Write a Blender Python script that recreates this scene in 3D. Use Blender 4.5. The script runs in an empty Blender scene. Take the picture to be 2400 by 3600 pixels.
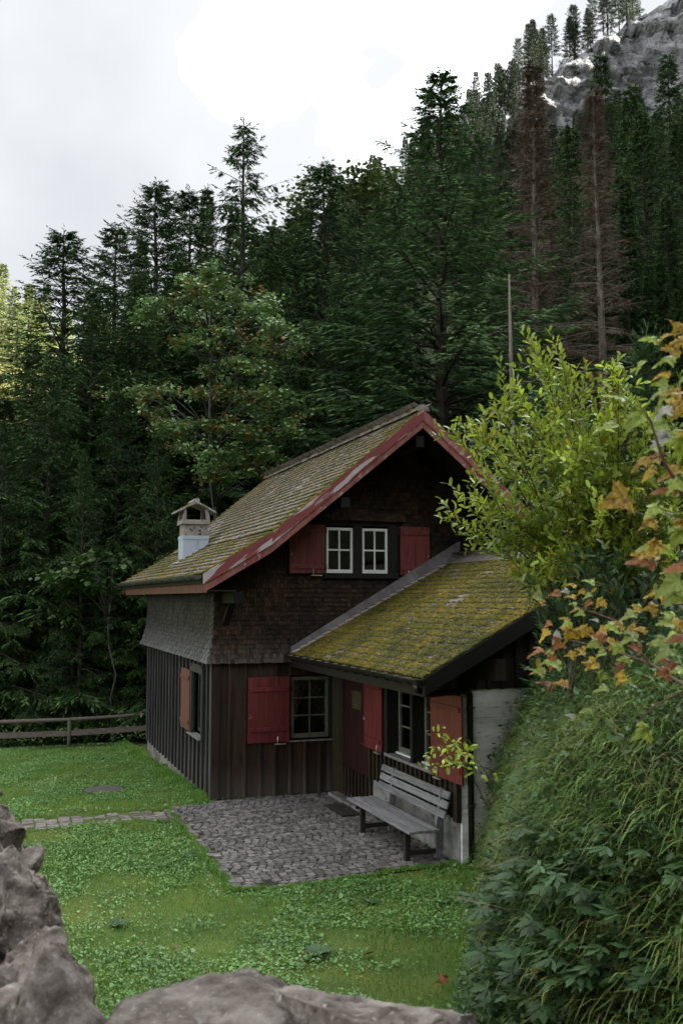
import bpy, math, random
import numpy as np
from mathutils import Matrix, Vector, noise as mnoise

rng = np.random.default_rng(7)
random.seed(7)
SC = bpy.context.scene
COL = SC.collection
R = math.radians

# ------------------------------------------------------------------ camera
F_PX, YAW, PITCH = 3392.65, 0.3432, 0.0899          # photo is 2400 x 3600
CAM = np.array([-3.6617, -16.9065, 3.4771])
FW = np.array([math.sin(YAW) * math.cos(PITCH), math.cos(YAW) * math.cos(PITCH), math.sin(PITCH)])
RT = np.array([math.cos(YAW), -math.sin(YAW), 0.0])
UP = np.cross(RT, FW)
FH = np.array([math.sin(YAW), math.cos(YAW), 0.0])   # level forward
cd = bpy.data.cameras.new('camera'); cam = bpy.data.objects.new('camera', cd); COL.objects.link(cam)
cam.matrix_world = Matrix(((RT[0], UP[0], -FW[0], CAM[0]), (RT[1], UP[1], -FW[1], CAM[1]), (RT[2], UP[2], -FW[2], CAM[2]), (0, 0, 0, 1)))
cd.sensor_fit = 'VERTICAL'; cd.sensor_height = 36; cd.sensor_width = 24
cd.lens = F_PX / 3600 * 36
cd.clip_start = 0.05; cd.clip_end = 4000
cd.dof.use_dof = True; cd.dof.focus_distance = 15.5; cd.dof.aperture_fstop = 4.0
SC.camera = cam

# ------------------------------------------------------------------ sky, sun, exposure
SUN_EL, SUN_AZ = R(38), YAW + R(88)                  # azimuth clockwise from +Y; behind the mountain on the right
W = bpy.data.worlds.new('World'); SC.world = W; W.use_nodes = True
nt = W.node_tree; nt.nodes.clear()
wo = nt.nodes.new('ShaderNodeOutputWorld'); bg = nt.nodes.new('ShaderNodeBackground')
sky = nt.nodes.new('ShaderNodeTexSky'); sky.sky_type = 'NISHITA'; sky.sun_disc = False
sky.sun_elevation = SUN_EL; sky.sun_rotation = SUN_AZ
tc = nt.nodes.new('ShaderNodeTexCoord')
ns = nt.nodes.new('ShaderNodeTexNoise'); ns.inputs['Scale'].default_value = 1.9; ns.inputs['Detail'].default_value = 5; ns.inputs['Roughness'].default_value = .5
rp = nt.nodes.new('ShaderNodeValToRGB')
rp.color_ramp.elements[0].position = .34; rp.color_ramp.elements[0].color = (1.12, 1.18, 1.27, 1)
rp.color_ramp.elements[1].position = .68; rp.color_ramp.elements[1].color = (21.5, 22.2, 23.2, 1)
e_ = rp.color_ramp.elements.new(.545); e_.color = (1.58, 1.62, 1.68, 1)
cm_ = nt.nodes.new('ShaderNodeMapping'); cm_.inputs['Location'].default_value = (18.6, 10.2, 5.4)
n2 = nt.nodes.new('ShaderNodeTexNoise'); n2.inputs['Scale'].default_value = 1.7; n2.inputs['Detail'].default_value = 4
r2 = nt.nodes.new('ShaderNodeValToRGB')
r2.color_ramp.elements[0].position = .24; r2.color_ramp.elements[0].color = (.72, .72, .72, 1)
r2.color_ramp.elements[1].position = .36; r2.color_ramp.elements[1].color = (1, 1, 1, 1)
mx = nt.nodes.new('ShaderNodeMix'); mx.data_type = 'RGBA'
L = nt.links.new
L(tc.outputs['Generated'], cm_.inputs['Vector']); L(cm_.outputs['Vector'], ns.inputs['Vector']); L(tc.outputs['Generated'], n2.inputs['Vector'])
L(ns.outputs['Fac'], rp.inputs['Fac']); L(n2.outputs['Fac'], r2.inputs['Fac'])
L(r2.outputs['Color'], mx.inputs['Factor']); L(sky.outputs['Color'], mx.inputs['A']); L(rp.outputs['Color'], mx.inputs['B'])
L(mx.outputs['Result'], bg.inputs['Color']); bg.inputs['Strength'].default_value = .10
L(bg.outputs['Background'], wo.inputs['Surface'])
sd = bpy.data.lights.new('sun', 'SUN'); sun = bpy.data.objects.new('sun', sd); COL.objects.link(sun)
sd.energy = 4.5; sd.angle = R(.5); sd.color = (1, .94, .84)
sdir = Vector((math.sin(SUN_AZ) * math.cos(SUN_EL), math.cos(SUN_AZ) * math.cos(SUN_EL), math.sin(SUN_EL)))
sun.rotation_euler = (-sdir).to_track_quat('-Z', 'Y').to_euler()
SC.view_settings.view_transform = 'Standard'; SC.view_settings.look = 'None'
SC.view_settings.gamma = 1; SC.view_settings.exposure = 2.6; SC.view_settings.use_curve_mapping = False
SC.cycles.max_bounces = 5; SC.cycles.diffuse_bounces = 3; SC.cycles.glossy_bounces = 2; SC.cycles.transmission_bounces = 3; SC.cycles.transparent_max_bounces = 6
SC.cycles.use_denoising = True
SC.cycles.caustics_reflective = False; SC.cycles.caustics_refractive = False

# ------------------------------------------------------------------ helpers: pixels
def pray(px, py):
    return FW + RT * ((px - 1200) / F_PX) + UP * ((1800 - py) / F_PX)
def at_v(px, py, v):                                  # a point v metres ahead of the camera on the level
    d = pray(px, py); return CAM + d * (v / (d @ FH))
def on_z(px, py, z):
    d = pray(px, py); return CAM + d * ((z - CAM[2]) / d[2])
def uv2(u, v, z=0.0):
    p = CAM + RT * u + FH * v; return np.array([p[0], p[1], z])
def depth(p): return (np.asarray(p) - CAM) @ FW

# ------------------------------------------------------------------ helpers: materials
def mat(name, cols, scale=6, stretch=(1, 1, 1), rough=.85, bump=0., detail=6, island=0., objrnd=0., coord='Object', spec=.3, trans=0., bscale=None, second=None, metal=0., lo=.3, hi=.7, zgrad=None, third=None, bdist=.02, rot=None):
    """procedural material: a noise ramp over cols, optional random value per island / object, optional second noise overlay,
    zgrad=(z0,z1,color,noise): weathering over height in world space"""
    m = bpy.data.materials.new(name); m.use_nodes = True
    nt = m.node_tree; N = nt.nodes; L = nt.links.new
    b = N['Principled BSDF']; b.inputs['Roughness'].default_value = rough; b.inputs['Specular IOR Level'].default_value = spec; b.inputs['Metallic'].default_value = metal
    t = N.new('ShaderNodeTexCoord'); mp = N.new('ShaderNodeMapping'); mp.inputs['Scale'].default_value = stretch
    L(t.outputs[coord], mp.inputs['Vector'])
    if rot is not None: mp.vector_type = 'TEXTURE'; mp.inputs['Rotation'].default_value = (0, rot, 0); mp.inputs['Scale'].default_value = [1 / q for q in stretch]
    if objrnd or coord == 'Object':
        oi = N.new('ShaderNodeObjectInfo')
        sh = N.new('ShaderNodeVectorMath'); sh.operation = 'SCALE'; sh.inputs[0].default_value = (37, 53, 71); L(oi.outputs['Random'], sh.inputs['Scale'])
        L(sh.outputs['Vector'], mp.inputs['Location'])
    n = N.new('ShaderNodeTexNoise'); n.inputs['Scale'].default_value = scale; n.inputs['Detail'].default_value = detail; n.inputs['Roughness'].default_value = .6
    L(mp.outputs['Vector'], n.inputs['Vector'])
    r = N.new('ShaderNodeValToRGB'); L(n.outputs['Fac'], r.inputs['Fac'])
    e = r.color_ramp.elements
    for i, c in enumerate(cols):
        pos = lo + (hi - lo) * i / max(1, len(cols) - 1)
        if i < 2: el = e[i]; el.position = pos
        else: el = e.new(pos)
        el.color = (*c, 1)
    out = r.outputs['Color']
    for ov in (second, third):                        # (scale, threshold lo, hi, color)
        if not ov: continue
        s2, a2, b2, c2 = ov
        q = N.new('ShaderNodeTexNoise'); q.inputs['Scale'].default_value = s2; q.inputs['Detail'].default_value = 5
        L(mp.outputs['Vector'], q.inputs['Vector'])
        qr = N.new('ShaderNodeMapRange'); qr.inputs['From Min'].default_value = a2; qr.inputs['From Max'].default_value = b2; L(q.outputs['Fac'], qr.inputs['Value'])
        mm = N.new('ShaderNodeMix'); mm.data_type = 'RGBA'; mm.inputs['B'].default_value = (*c2, 1)
        L(qr.outputs['Result'], mm.inputs['Factor']); L(out, mm.inputs['A']); out = mm.outputs['Result']
    if zgrad:
        z0, z1, zc, za = zgrad
        g = N.new('ShaderNodeNewGeometry'); sx = N.new('ShaderNodeSeparateXYZ'); L(g.outputs['Position'], sx.inputs['Vector'])
        ad = N.new('ShaderNodeMath'); ad.operation = 'MULTIPLY_ADD'; ad.inputs[1].default_value = za; L(n.outputs['Fac'], ad.inputs[0]); L(sx.outputs['Z'], ad.inputs[2])
        gr = N.new('ShaderNodeMapRange'); gr.inputs['From Min'].default_value = z0 + za * .5; gr.inputs['From Max'].default_value = z1 + za * .5; L(ad.outputs['Value'], gr.inputs['Value'])
        mm = N.new('ShaderNodeMix'); mm.data_type = 'RGBA'; mm.inputs['B'].default_value = (*zc, 1)
        L(gr.outputs['Result'], mm.inputs['Factor']); L(out, mm.inputs['A']); out = mm.outputs['Result']
    for src, amt in (('island', island), ('obj', objrnd)):
        if not amt: continue
        if src == 'island':
            g = N.new('ShaderNodeNewGeometry'); so = g.outputs['Random Per Island']
        else: so = oi.outputs['Random']
        mr = N.new('ShaderNodeMapRange'); mr.inputs['To Min'].default_value = 1 - amt; mr.inputs['To Max'].default_value = 1 + amt; L(so, mr.inputs['Value'])
        hs = N.new('ShaderNodeMix'); hs.data_type = 'RGBA'; hs.blend_type = 'MULTIPLY'; hs.inputs['Factor'].default_value = 1
        L(out, hs.inputs['A']); L(mr.outputs['Result'], hs.inputs['B']); out = hs.outputs['Result']
    L(out, b.inputs['Base Color'])
    if bump:
        bn = N.new('ShaderNodeBump'); bn.inputs['Strength'].default_value = bump; bn.inputs['Distance'].default_value = bdist
        if bscale:
            q2 = N.new('ShaderNodeTexNoise'); q2.inputs['Scale'].default_value = bscale; q2.inputs['Detail'].default_value = 6; L(mp.outputs['Vector'], q2.inputs['Vector']); L(q2.outputs['Fac'], bn.inputs['Height'])
        else: L(n.outputs['Fac'], bn.inputs['Height'])
        L(bn.outputs['Normal'], b.inputs['Normal'])
    if trans:
        tr = N.new('ShaderNodeBsdfTranslucent'); L(out, tr.inputs['Color'])
        ms = N.new('ShaderNodeMixShader'); ms.inputs['Fac'].default_value = trans
        o = N['Material Output']; L(b.outputs['BSDF'], ms.inputs[1]); L(tr.outputs['BSDF'], ms.inputs[2]); L(ms.outputs['Shader'], o.inputs['Surface'])
    return m

def glass_mat(name):
    m = bpy.data.materials.new(name); m.use_nodes = True; nt = m.node_tree; N = nt.nodes; L = nt.links.new
    N.remove(N['Principled BSDF'])
    gl = N.new('ShaderNodeBsdfGlossy'); gl.inputs['Roughness'].default_value = .03; gl.inputs['Color'].default_value = (.9, .95, .93, 1)
    tp = N.new('ShaderNodeBsdfTransparent'); tp.inputs['Color'].default_value = (.8, .84, .82, 1)
    fr = N.new('ShaderNodeFresnel'); fr.inputs['IOR'].default_value = 1.6
    ms = N.new('ShaderNodeMixShader'); L(fr.outputs['Fac'], ms.inputs['Fac']); L(tp.outputs['BSDF'], ms.inputs[1]); L(gl.outputs['BSDF'], ms.inputs[2])
    L(ms.outputs['Shader'], N['Material Output'].inputs['Surface']); return m

M = {}
M['board'] = mat('dark weathered boards', [(.0058, .0044, .0034), (.0144, .0101, .0073), (.0265, .0207, .0164)], 3.5, (6, 6, .35), .8, .35, objrnd=.3, zgrad=(.75, .1, (0.0550, 0.0468, 0.0385), .5))
M['board_brown'] = mat('brown stained boards', [(0.0104, 0.0063, 0.0044), (0.0302, 0.0158, 0.0087), (0.0519, 0.0267, 0.0130)], 3.5, (6, 6, .35), .75, .3, objrnd=.35, zgrad=(.55, .0, (0.0780, 0.0660, 0.0540), .7))
M['board_olive'] = mat('ochre brown boards', [(.0105, .0070, .0035), (.0210, .0147, .0070), (.0297, .0210, .0105)], 3.5, (6, 6, .35), .75, .3, objrnd=.3)
M['board_grey'] = mat('silver grey boards', [(.0179, .0179, .0191), (.0389, .0394, .0418), (.0658, .0658, .0688)], 3.5, (6, 6, .3), .75, .35, objrnd=.3)
M['dark_beam'] = mat('dark brown beam', [(.0026, .0019, .0016), (.0065, .0049, .0039), (.0097, .0078, .0065)], 4, (4, 4, 4), .7, .2)
M['shingle'] = mat('brown shingles', [(0.0104, 0.0062, 0.0041), (0.0277, 0.0147, 0.0084), (0.0563, 0.0277, 0.0139)], 1.6, (1, 1, 1.2), .8, .3, island=.75, objrnd=.6, bscale=60, coord='Object', zgrad=(2.75, 2.35, (0.0510, 0.0420, 0.0360), .5))
M['shingle_grey'] = mat('grey weathered shingles', [(0.0161, 0.0145, 0.0137), (0.0361, 0.0337, 0.0321), (0.0643, 0.0619, 0.0610)], 2.2, (1, 1, 1.5), .8, .3, island=.4, objrnd=.3, bscale=60, zgrad=(2.95, 2.35, (0.1190, 0.1176, 0.1225), .4))
M['tile'] = mat('grey brown roof tiles', [(0.0996, 0.0842, 0.0753), (0.1494, 0.1307, 0.1195), (0.2094, 0.1839, 0.1699)], 5, (1, 1, 1), .85, .25, island=.22, objrnd=.2, bscale=80, second=(11, .62, .75, (.15, .14, .135)))
M['moss'] = mat('yellow green moss', [(.0371, .0520, .0059), (.1114, .0966, .0089), (.1857, .1188, .0133)], 1.3, (1, 1, 1), .95, .5, island=.35, bscale=90, lo=.35, hi=.66)
M['moss_green'] = mat('green moss', [(.035, .042, .006), (.095, .082, .008), (.16, .115, .013)], 1.6, (1, 1, 1), .95, .5, island=.45, bscale=90, lo=.32, hi=.68)
M['red'] = mat('red shutter paint', [(0.0683, 0.0075, 0.0079), (0.1242, 0.0161, 0.0168), (0.1677, 0.0311, 0.0279)], 3, (5, 5, .5), .5, .12, objrnd=.12, spec=.45, second=(14, .68, .76, (.10, .02, .02)))
M['red_faded'] = mat('faded red paint', [(.0936, .0324, .0252), (.1224, .0446, .0346), (.1440, .0612, .0468)], 3, (5, 5, .5), .65, .15, spec=.3)
M['red_dark'] = mat('deep red door paint', [(0.0148, 0.0026, 0.0021), (0.0213, 0.0036, 0.0030), (0.0255, 0.0047, 0.0036)], 3, (5, 5, .5), .6, .12)
M['barge'] = mat('peeling red barge paint', [(.1725, .0389, .0389), (.2070, .0517, .0500), (.1725, .0431, .0431)], 2.5, (.55, 1, 4.5), .7, .3, second=(2.2, .52, .58, (.42, .37, .385)), bscale=30, rot=-math.atan(.819))
M['barge_low'] = mat('dull red barge paint', [(.1620, .0456, .0405), (.2531, .0861, .0759), (.3038, .1316, .1215)], 4, (1, 1, 1), .7, .3, second=(9, .60, .66, (.33, .27, .25)), bscale=40)
M['fascia'] = mat('brown red fascia paint', [(.0910, .0350, .0315), (.1190, .0490, .0420), (.1400, .0630, .0560)], 3, (1, 1, 1), .7, .1)
M['white'] = mat('white window paint', [(.6660, .6750, .6840), (.7380, .7470, .7560)], 6, rough=.45)
M['cream'] = mat('weathered cream paint', [(0.0792, 0.0792, 0.0594), (0.1267, 0.1267, 0.0990), (0.1506, 0.1506, 0.1187)], 8, (1, 1, .6), rough=.6)
M['sill'] = mat('bare grey sill wood', [(.0910, .0875, .0840), (.1680, .1645, .1610), (.2310, .2240, .2240)], 5, (3, 3, 3), .8, .3)
M['concrete'] = mat('board marked concrete', [(0.5132, 0.5041, 0.4857), (0.7332, 0.7149, 0.6964), (0.8798, 0.8613, 0.8430)], 2.2, (1, 1, 3), .9, .3, second=(7, .62, .75, (.17, .16, .14)), bscale=25)
M['plinth'] = mat('stained concrete plinth', [(.10, .095, .085), (.20, .19, .17), (.30, .29, .27)], 3, (1, 1, 1), .9, .4, second=(4, .55, .7, (.05, .05, .03)), bscale=30)
M['plinth_grey'] = mat('grey annex plinth', [(.13, .125, .118), (.22, .215, .205), (.30, .295, .285)], 3, (1, 1, 1.5), .9, .4, second=(4, .56, .7, (.07, .068, .06)), bscale=30)
M['zinc'] = mat('zinc sheet', [(.30, .34, .41), (.37, .42, .49), (.42, .47, .54)], 4, (1, 1, .5), .5, .05, metal=.1, spec=.5)
M['lead'] = mat('old lead flashing', [(.0714, .0630, .0672), (.1260, .1134, .1176), (.1848, .1680, .1680)], 5, (1, 1, 1), .6, .15, spec=.5)
M['flashing_tile'] = mat('pale edge tile', [(.2618, .2261, .2142), (.3927, .3451, .3332), (.4522, .4046, .3927)], 6, rough=.7, bump=.1)
M['gutter'] = mat('dark gutter metal', [(.045, .05, .045), (.085, .095, .09), (.12, .13, .13)], 7, rough=.38, spec=.5, metal=.4)
M['gutter_dark'] = mat('black brown gutter', [(.012, .011, .011), (.022, .02, .02)], 7, rough=.3, spec=.5, metal=.3)
M['steel'] = mat('bright steel hook', [(.45, .43, .36), (.62, .60, .52)], 9, rough=.35, metal=.7)
M['chimney'] = mat('sooty chimney render', [(.10, .09, .08), (.27, .24, .21), (.36, .33, .30)], 6, (1, 1, 1.4), .9, .6, second=(9, .58, .7, (.03, .028, .025)), bscale=40)
M['chimney_cap'] = mat('concrete chimney cap', [(.16, .145, .13), (.29, .265, .24), (.38, .35, .33)], 5, (1, 1, 1), .9, .4, second=(5, .60, .70, (.06, .045, .03)), bscale=70)
M['black'] = mat('dark interior', [(.006, .006, .006), (.01, .01, .01)], 3)
M['curtain'] = mat('checked curtain', [(.16, .14, .12), (.22, .20, .18)], 8, rough=.9)
M['curtain_red'] = mat('dark curtain check', [(.05, .035, .03), (.07, .05, .045)], 8, rough=.9)
M['glass'] = glass_mat('window glass')
M['bench'] = mat('silver weathered bench wood', [(0.0973, 0.0943, 0.0973), (0.1718, 0.1689, 0.1746), (0.2404, 0.2346, 0.2404)], 5, (7, .5, 7), .8, .45, objrnd=.15, second=(12, .62, .7, (.07, .06, .055)))
M['bench_leg'] = mat('dark bench leg wood', [(.0180, .0162, .0144), (.0360, .0330, .0300)], 5, (5, 5, .6), .8, .3)
M['plaque'] = mat('brass plaque', [(.0600, .0425, .0175), (.0800, .0575, .0250)], 8, rough=.5, metal=.2)
M['cobble'] = mat('grey setts', [(0.0787, 0.0696, 0.0675), (0.1338, 0.1195, 0.1173), (0.1888, 0.1702, 0.1651)], 9, rough=.8, bump=.5, island=.42, objrnd=.4, bscale=40)
M['cobble_path'] = mat('pinkish path setts', [(0.1181, 0.1012, 0.0927), (0.1855, 0.1603, 0.1477), (0.2446, 0.2193, 0.2068)], 9, rough=.85, bump=.5, island=.3, objrnd=.3, bscale=40)
M['joint'] = mat('mossy mortar joints', [(.010, .016, .004), (.018, .026, .007), (.03, .032, .014), (.17, .16, .155)], 2.0, rough=.95, bump=.4, bscale=40, lo=.36, hi=.68)
M['joint_moss'] = mat('mossy path joints', [(.05, .07, .015), (.10, .10, .02), (.12, .10, .04)], 6, rough=.95, bump=.4, bscale=50)
M['iron'] = mat('rusty dark iron', [(.03, .026, .024), (.06, .05, .045)], 12, rough=.7, bump=.3)
M['manhole'] = mat('worn concrete cover', [(.07, .06, .055), (.12, .105, .1)], 12, rough=.9, bump=.3)
M['soil'] = mat('lawn soil', [(.0455, .0715, .0156), (.0780, .1170, .0234), (.1170, .1300, .0260)], 1.2, rough=1, bump=.4, bscale=30)
M['gravel'] = mat('grey gravel path', [(.07, .065, .058), (.13, .12, .11), (.19, .18, .17)], 14, rough=1, bump=.6, bscale=60)
M['forest_floor'] = mat('forest floor', [(.0072, .0084, .0036), (.0150, .0150, .0072), (.0180, .0228, .0084)], .4, rough=1, bump=.4)
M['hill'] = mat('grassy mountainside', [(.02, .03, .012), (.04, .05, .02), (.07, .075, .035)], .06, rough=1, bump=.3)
M['hill_sun'] = mat('hillside grass with painted sunlight', [(.10, .12, .04), (.16, .17, .06), (.24, .22, .14)], .06, rough=1, bump=.3)  # sunlit copy of the hill colours, sun put into the tone
M['rock'] = mat('grey limestone cliff', [(0.1326, 0.1326, 0.1419), (0.2841, 0.2841, 0.2934), (0.4544, 0.4544, 0.4544)], .45, (1, 1, 2.6), .9, 1.0, second=(.22, .55, .66, (.05, .055, .042)), third=(.9, .58, .66, (.045, .045, .048)), bscale=1.3, bdist=.6, detail=10)
M['stone'] = mat('lichen grey wall stone', [(0.0636, 0.0504, 0.0410), (0.1161, 0.0950, 0.0807), (0.1872, 0.1598, 0.1395), (0.2546, 0.2246, 0.1997)], 9, rough=.92, bump=.8, bscale=34, bdist=.02, objrnd=.25, detail=10, second=(38, .60, .78, (.36, .34, .32)), third=(6, .56, .70, (.06, .05, .043)), lo=.33, hi=.68)
M['stone_moss'] = mat('moss on wall', [(.05, .055, .01), (.13, .13, .02)], 9, rough=1, bump=.5)
M['wood_rail'] = mat('grey brown rail wood', [(.0800, .0600, .0520), (.1360, .1080, .0960), (.1760, .1480, .1360)], 6, (.6, 6, 6), .85, .4, objrnd=.15)
M['wood_green'] = mat('algae green post wood', [(.06, .065, .04), (.10, .105, .065)], 8, (3, 3, .5), .85, .3)
M['bark'] = mat('spruce bark', [(.0165, .0127, .0099), (.0385, .0303, .0248), (.0715, .0605, .0550)], 5, (3, 3, .6), .95, .6, objrnd=.25)
M['bark_dead'] = mat('pale dead wood', [(.10, .08, .065), (.20, .165, .14), (.30, .26, .23)], 4, (3, 3, .4), .9, .4)
M['bark_pale'] = mat('grey maple bark', [(.0440, .0413, .0358), (.0825, .0798, .0715), (.1210, .1155, .1100)], 5, (3, 3, .6), .9, .3)
M['needle'] = mat('dark spruce needles', [(0.0162, 0.0367, 0.0108), (0.0281, 0.0594, 0.0173), (0.0454, 0.0864, 0.0248)], .35, rough=.8, island=.45, objrnd=.22, spec=.15, coord='Object', trans=.12)
M['needle_blue'] = mat('blue green spruce needles', [(0.0286, 0.0598, 0.0221), (0.0468, 0.0936, 0.0338), (0.0728, 0.1326, 0.0494)], .35, rough=.8, island=.45, objrnd=.15, spec=.2, trans=.12)
M['needle_tip'] = mat('shoot needles with painted bough light', [(0.0460, 0.0894, 0.0256), (0.0741, 0.1328, 0.0395), (0.1047, 0.1762, 0.0562)], .35, rough=.8, island=.4, objrnd=.2, spec=.2, trans=.12)  # young growth; paler tone also paints lit tips onto the boughs
M['needle_far'] = mat('far conifer needles', [(0.0345, 0.0506, 0.0310), (0.0552, 0.0759, 0.0425), (0.0828, 0.1081, 0.0552)], .3, rough=.8, island=.3, objrnd=.3, trans=.1)
M['needle_sun'] = mat('needles with painted sunlight', [(0.1512, 0.1932, 0.0756), (0.2352, 0.2772, 0.1008), (0.3360, 0.3528, 0.1512)], .3, rough=.8, island=.3, objrnd=.3, trans=.15)  # sunlit copy of the far needles, brightness painted in
M['needle_brown'] = mat('dead brown twigs', [(0.0649, 0.0460, 0.0344), (0.1232, 0.0863, 0.0644), (0.1687, 0.1254, 0.0947)], .5, rough=.9, island=.4)
M['leaf_sun'] = mat('yellow green leaves with painted sunlight', [(.17, .19, .06), (.25, .26, .085), (.33, .31, .13)], .5, rough=.7, island=.3, trans=.3)  # yellow green foliage, brightened to paint in the sun on the hillside
M['leaf_light'] = mat('light green tree leaves', [(.07, .10, .03), (.11, .15, .045)], .6, rough=.6, island=.4, trans=.2)
M['leaf_maple'] = mat('green tree leaves', [(0.1112, 0.1945, 0.0740), (0.1855, 0.2966, 0.1019), (0.2595, 0.3893, 0.1484)], .6, rough=.38, island=.4, spec=.6, trans=.2)
M['leaf_tree_yellow'] = mat('ochre tree leaves', [(.22, .15, .035), (.28, .19, .05)], .6, rough=.6, island=.35, trans=.2)
M['leaf_green'] = mat('mid green tree leaves', [(.04, .08, .02), (.065, .12, .03)], .6, rough=.5, island=.4, trans=.2)
M['leaf_bush'] = mat('fresh green bush leaves', [(.22, .33, .032), (.36, .48, .048), (.50, .56, .075)], 1.2, rough=.33, island=.38, objrnd=.38, spec=.8, trans=.48, lo=.35, hi=.65)
M['leaf_bush_yellow'] = mat('yellow bush leaves', [(.34, .27, .03), (.42, .30, .04)], 5, rough=.4, island=.3, objrnd=.3, trans=.3)
M['twig'] = mat('olive brown twigs', [(.05, .042, .028), (.10, .085, .06)], 8, rough=.8, objrnd=.2)
M['twig_red'] = mat('reddish twigs', [(.09, .04, .03), (.14, .07, .05)], 8, rough=.7)
M['maple_yellow'] = mat('yellow spotted maple leaf', [(.10, .03, .008), (.30, .16, .012), (.42, .31, .018)], 9, rough=.5, objrnd=.25, trans=.3, spec=.4, lo=.36, hi=.56)
M['maple_green'] = mat('green spotted maple leaf', [(.14, .08, .012), (.16, .21, .018), (.22, .29, .03)], 7, rough=.4, objrnd=.3, trans=.3, spec=.5, lo=.32, hi=.48)
M['maple_brown'] = mat('brown maple leaf', [(.10, .03, .008), (.20, .07, .015), (.26, .13, .05)], 12, rough=.55, objrnd=.3, trans=.2)
M['maple_pale'] = mat('pale underside maple leaf', [(.14, .13, .09), (.24, .23, .18), (.34, .33, .28)], 12, rough=.45, objrnd=.2, trans=.2, spec=.5)
M['grass'] = mat('lawn grass', [(0.1005, 0.2264, 0.0333), (0.1538, 0.3040, 0.0477), (0.2306, 0.3622, 0.0554)], .55, rough=.55, island=.4, spec=.35, trans=.25, lo=.3, hi=.72)
M['weed'] = mat('lawn clover leaves', [(0.0855, 0.1996, 0.0437), (0.1312, 0.2744, 0.0634), (0.1825, 0.3430, 0.0929)], .8, rough=.42, island=.4, spec=.5, trans=.2)
M['grass_long'] = mat('long bank grass', [(0.0689, 0.1378, 0.0258), (0.1206, 0.2066, 0.0379), (0.2239, 0.2411, 0.0602)], .9, rough=.5, island=.68, spec=.35, trans=.25)
M['grass_dry'] = mat('straw coloured stalks', [(.1800, .1350, .0630), (.2700, .2160, .1170)], 3, rough=.7, island=.3, objrnd=.2)
M['herb'] = mat('dark green herb leaves', [(0.0287, 0.0622, 0.0211), (0.0478, 0.0956, 0.0325), (0.0717, 0.1338, 0.0527)], 1.5, rough=.48, island=.4, objrnd=.25, spec=.3, trans=.2)
M['undergrowth'] = mat('undergrowth leaves', [(0.0918, 0.1836, 0.0551), (0.1530, 0.2907, 0.0796), (0.2295, 0.3825, 0.1071)], .5, rough=.5, island=.4, trans=.2)
M['flower'] = mat('pale yellow flowers', [(.35, .38, .15), (.45, .48, .2)], 5)
M['pink'] = mat('pink clover flowers', [(.35, .16, .28), (.4, .2, .3)], 5)

# ------------------------------------------------------------------ helpers: meshes
class MB:
    def __init__(s): s.v = []; s.f = []; s.n = 0
    def add(s, v, f):
        s.v.append(np.asarray(v, float)); s.f += [tuple(i + s.n for i in q) for q in f]; s.n += len(v); return s
    def box(s, x0, x1, y0, y1, z0, z1):
        v = [(x0, y0, z0), (x1, y0, z0), (x1, y1, z0), (x0, y1, z0), (x0, y0, z1), (x1, y0, z1), (x1, y1, z1), (x0, y1, z1)]
        return s.add(v, [(0, 3, 2, 1), (4, 5, 6, 7), (0, 1, 5, 4), (1, 2, 6, 5), (2, 3, 7, 6), (3, 0, 4, 7)])
    def prism(s, poly, d):                             # poly: list of 3D points, d: extrusion vector
        p = np.asarray(poly, float); k = len(p); d = np.asarray(d, float)
        nrm = np.cross(p[1] - p[0], p[2] - p[0])
        if nrm @ d > 0: p = p[::-1]
        v = np.vstack([p, p + d])
        return s.add(v, [tuple(range(k)), tuple(range(2 * k - 1, k - 1, -1))] + [(i, i + k, (i + 1) % k + k, (i + 1) % k) for i in range(k)])
    def tube(s, pts, rad, n=8, cap=True):
        pts = np.asarray(pts, float); m = len(pts)
        rad = np.broadcast_to(np.asarray(rad, float), (m,))
        tg = np.gradient(pts, axis=0); tg /= np.linalg.norm(tg, axis=1)[:, None] + 1e-12
        ref = np.array([0, 0, 1.]) if abs(tg[0][2]) < .9 else np.array([1., 0, 0])
        v = []
        for i in range(m):
            a = np.cross(tg[i], ref); a /= np.linalg.norm(a) + 1e-12; b = np.cross(tg[i], a)
            for j in range(n):
                th = 2 * math.pi * j / n; v.append(pts[i] + rad[i] * (math.cos(th) * a + math.sin(th) * b))
        f = [(i * n + j, i * n + (j + 1) % n, (i + 1) * n + (j + 1) % n, (i + 1) * n + j) for i in range(m - 1) for j in range(n)]
        if cap: f += [tuple(range(n - 1, -1, -1)), tuple(range((m - 1) * n, m * n))]
        return s.add(v, f)
    def mesh(s, name, m=None, smooth=False):
        me = bpy.data.meshes.new(name)
        me.from_pydata(np.vstack(s.v).tolist() if s.v else [], [], s.f)
        if m is not None: me.materials.append(M[m] if isinstance(m, str) else m)
        if smooth: me.polygons.foreach_set('use_smooth', [True] * len(me.polygons))
        me.update(); return me
    def build(s, name, m, parent=None, smooth=False, bevel=0):
        o = link(name, s.mesh(name, m, smooth), parent)
        if bevel:
            b = o.modifiers.new('bevel', 'BEVEL'); b.width = bevel; b.segments = 2; b.limit_method = 'ANGLE'
        return o

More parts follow.
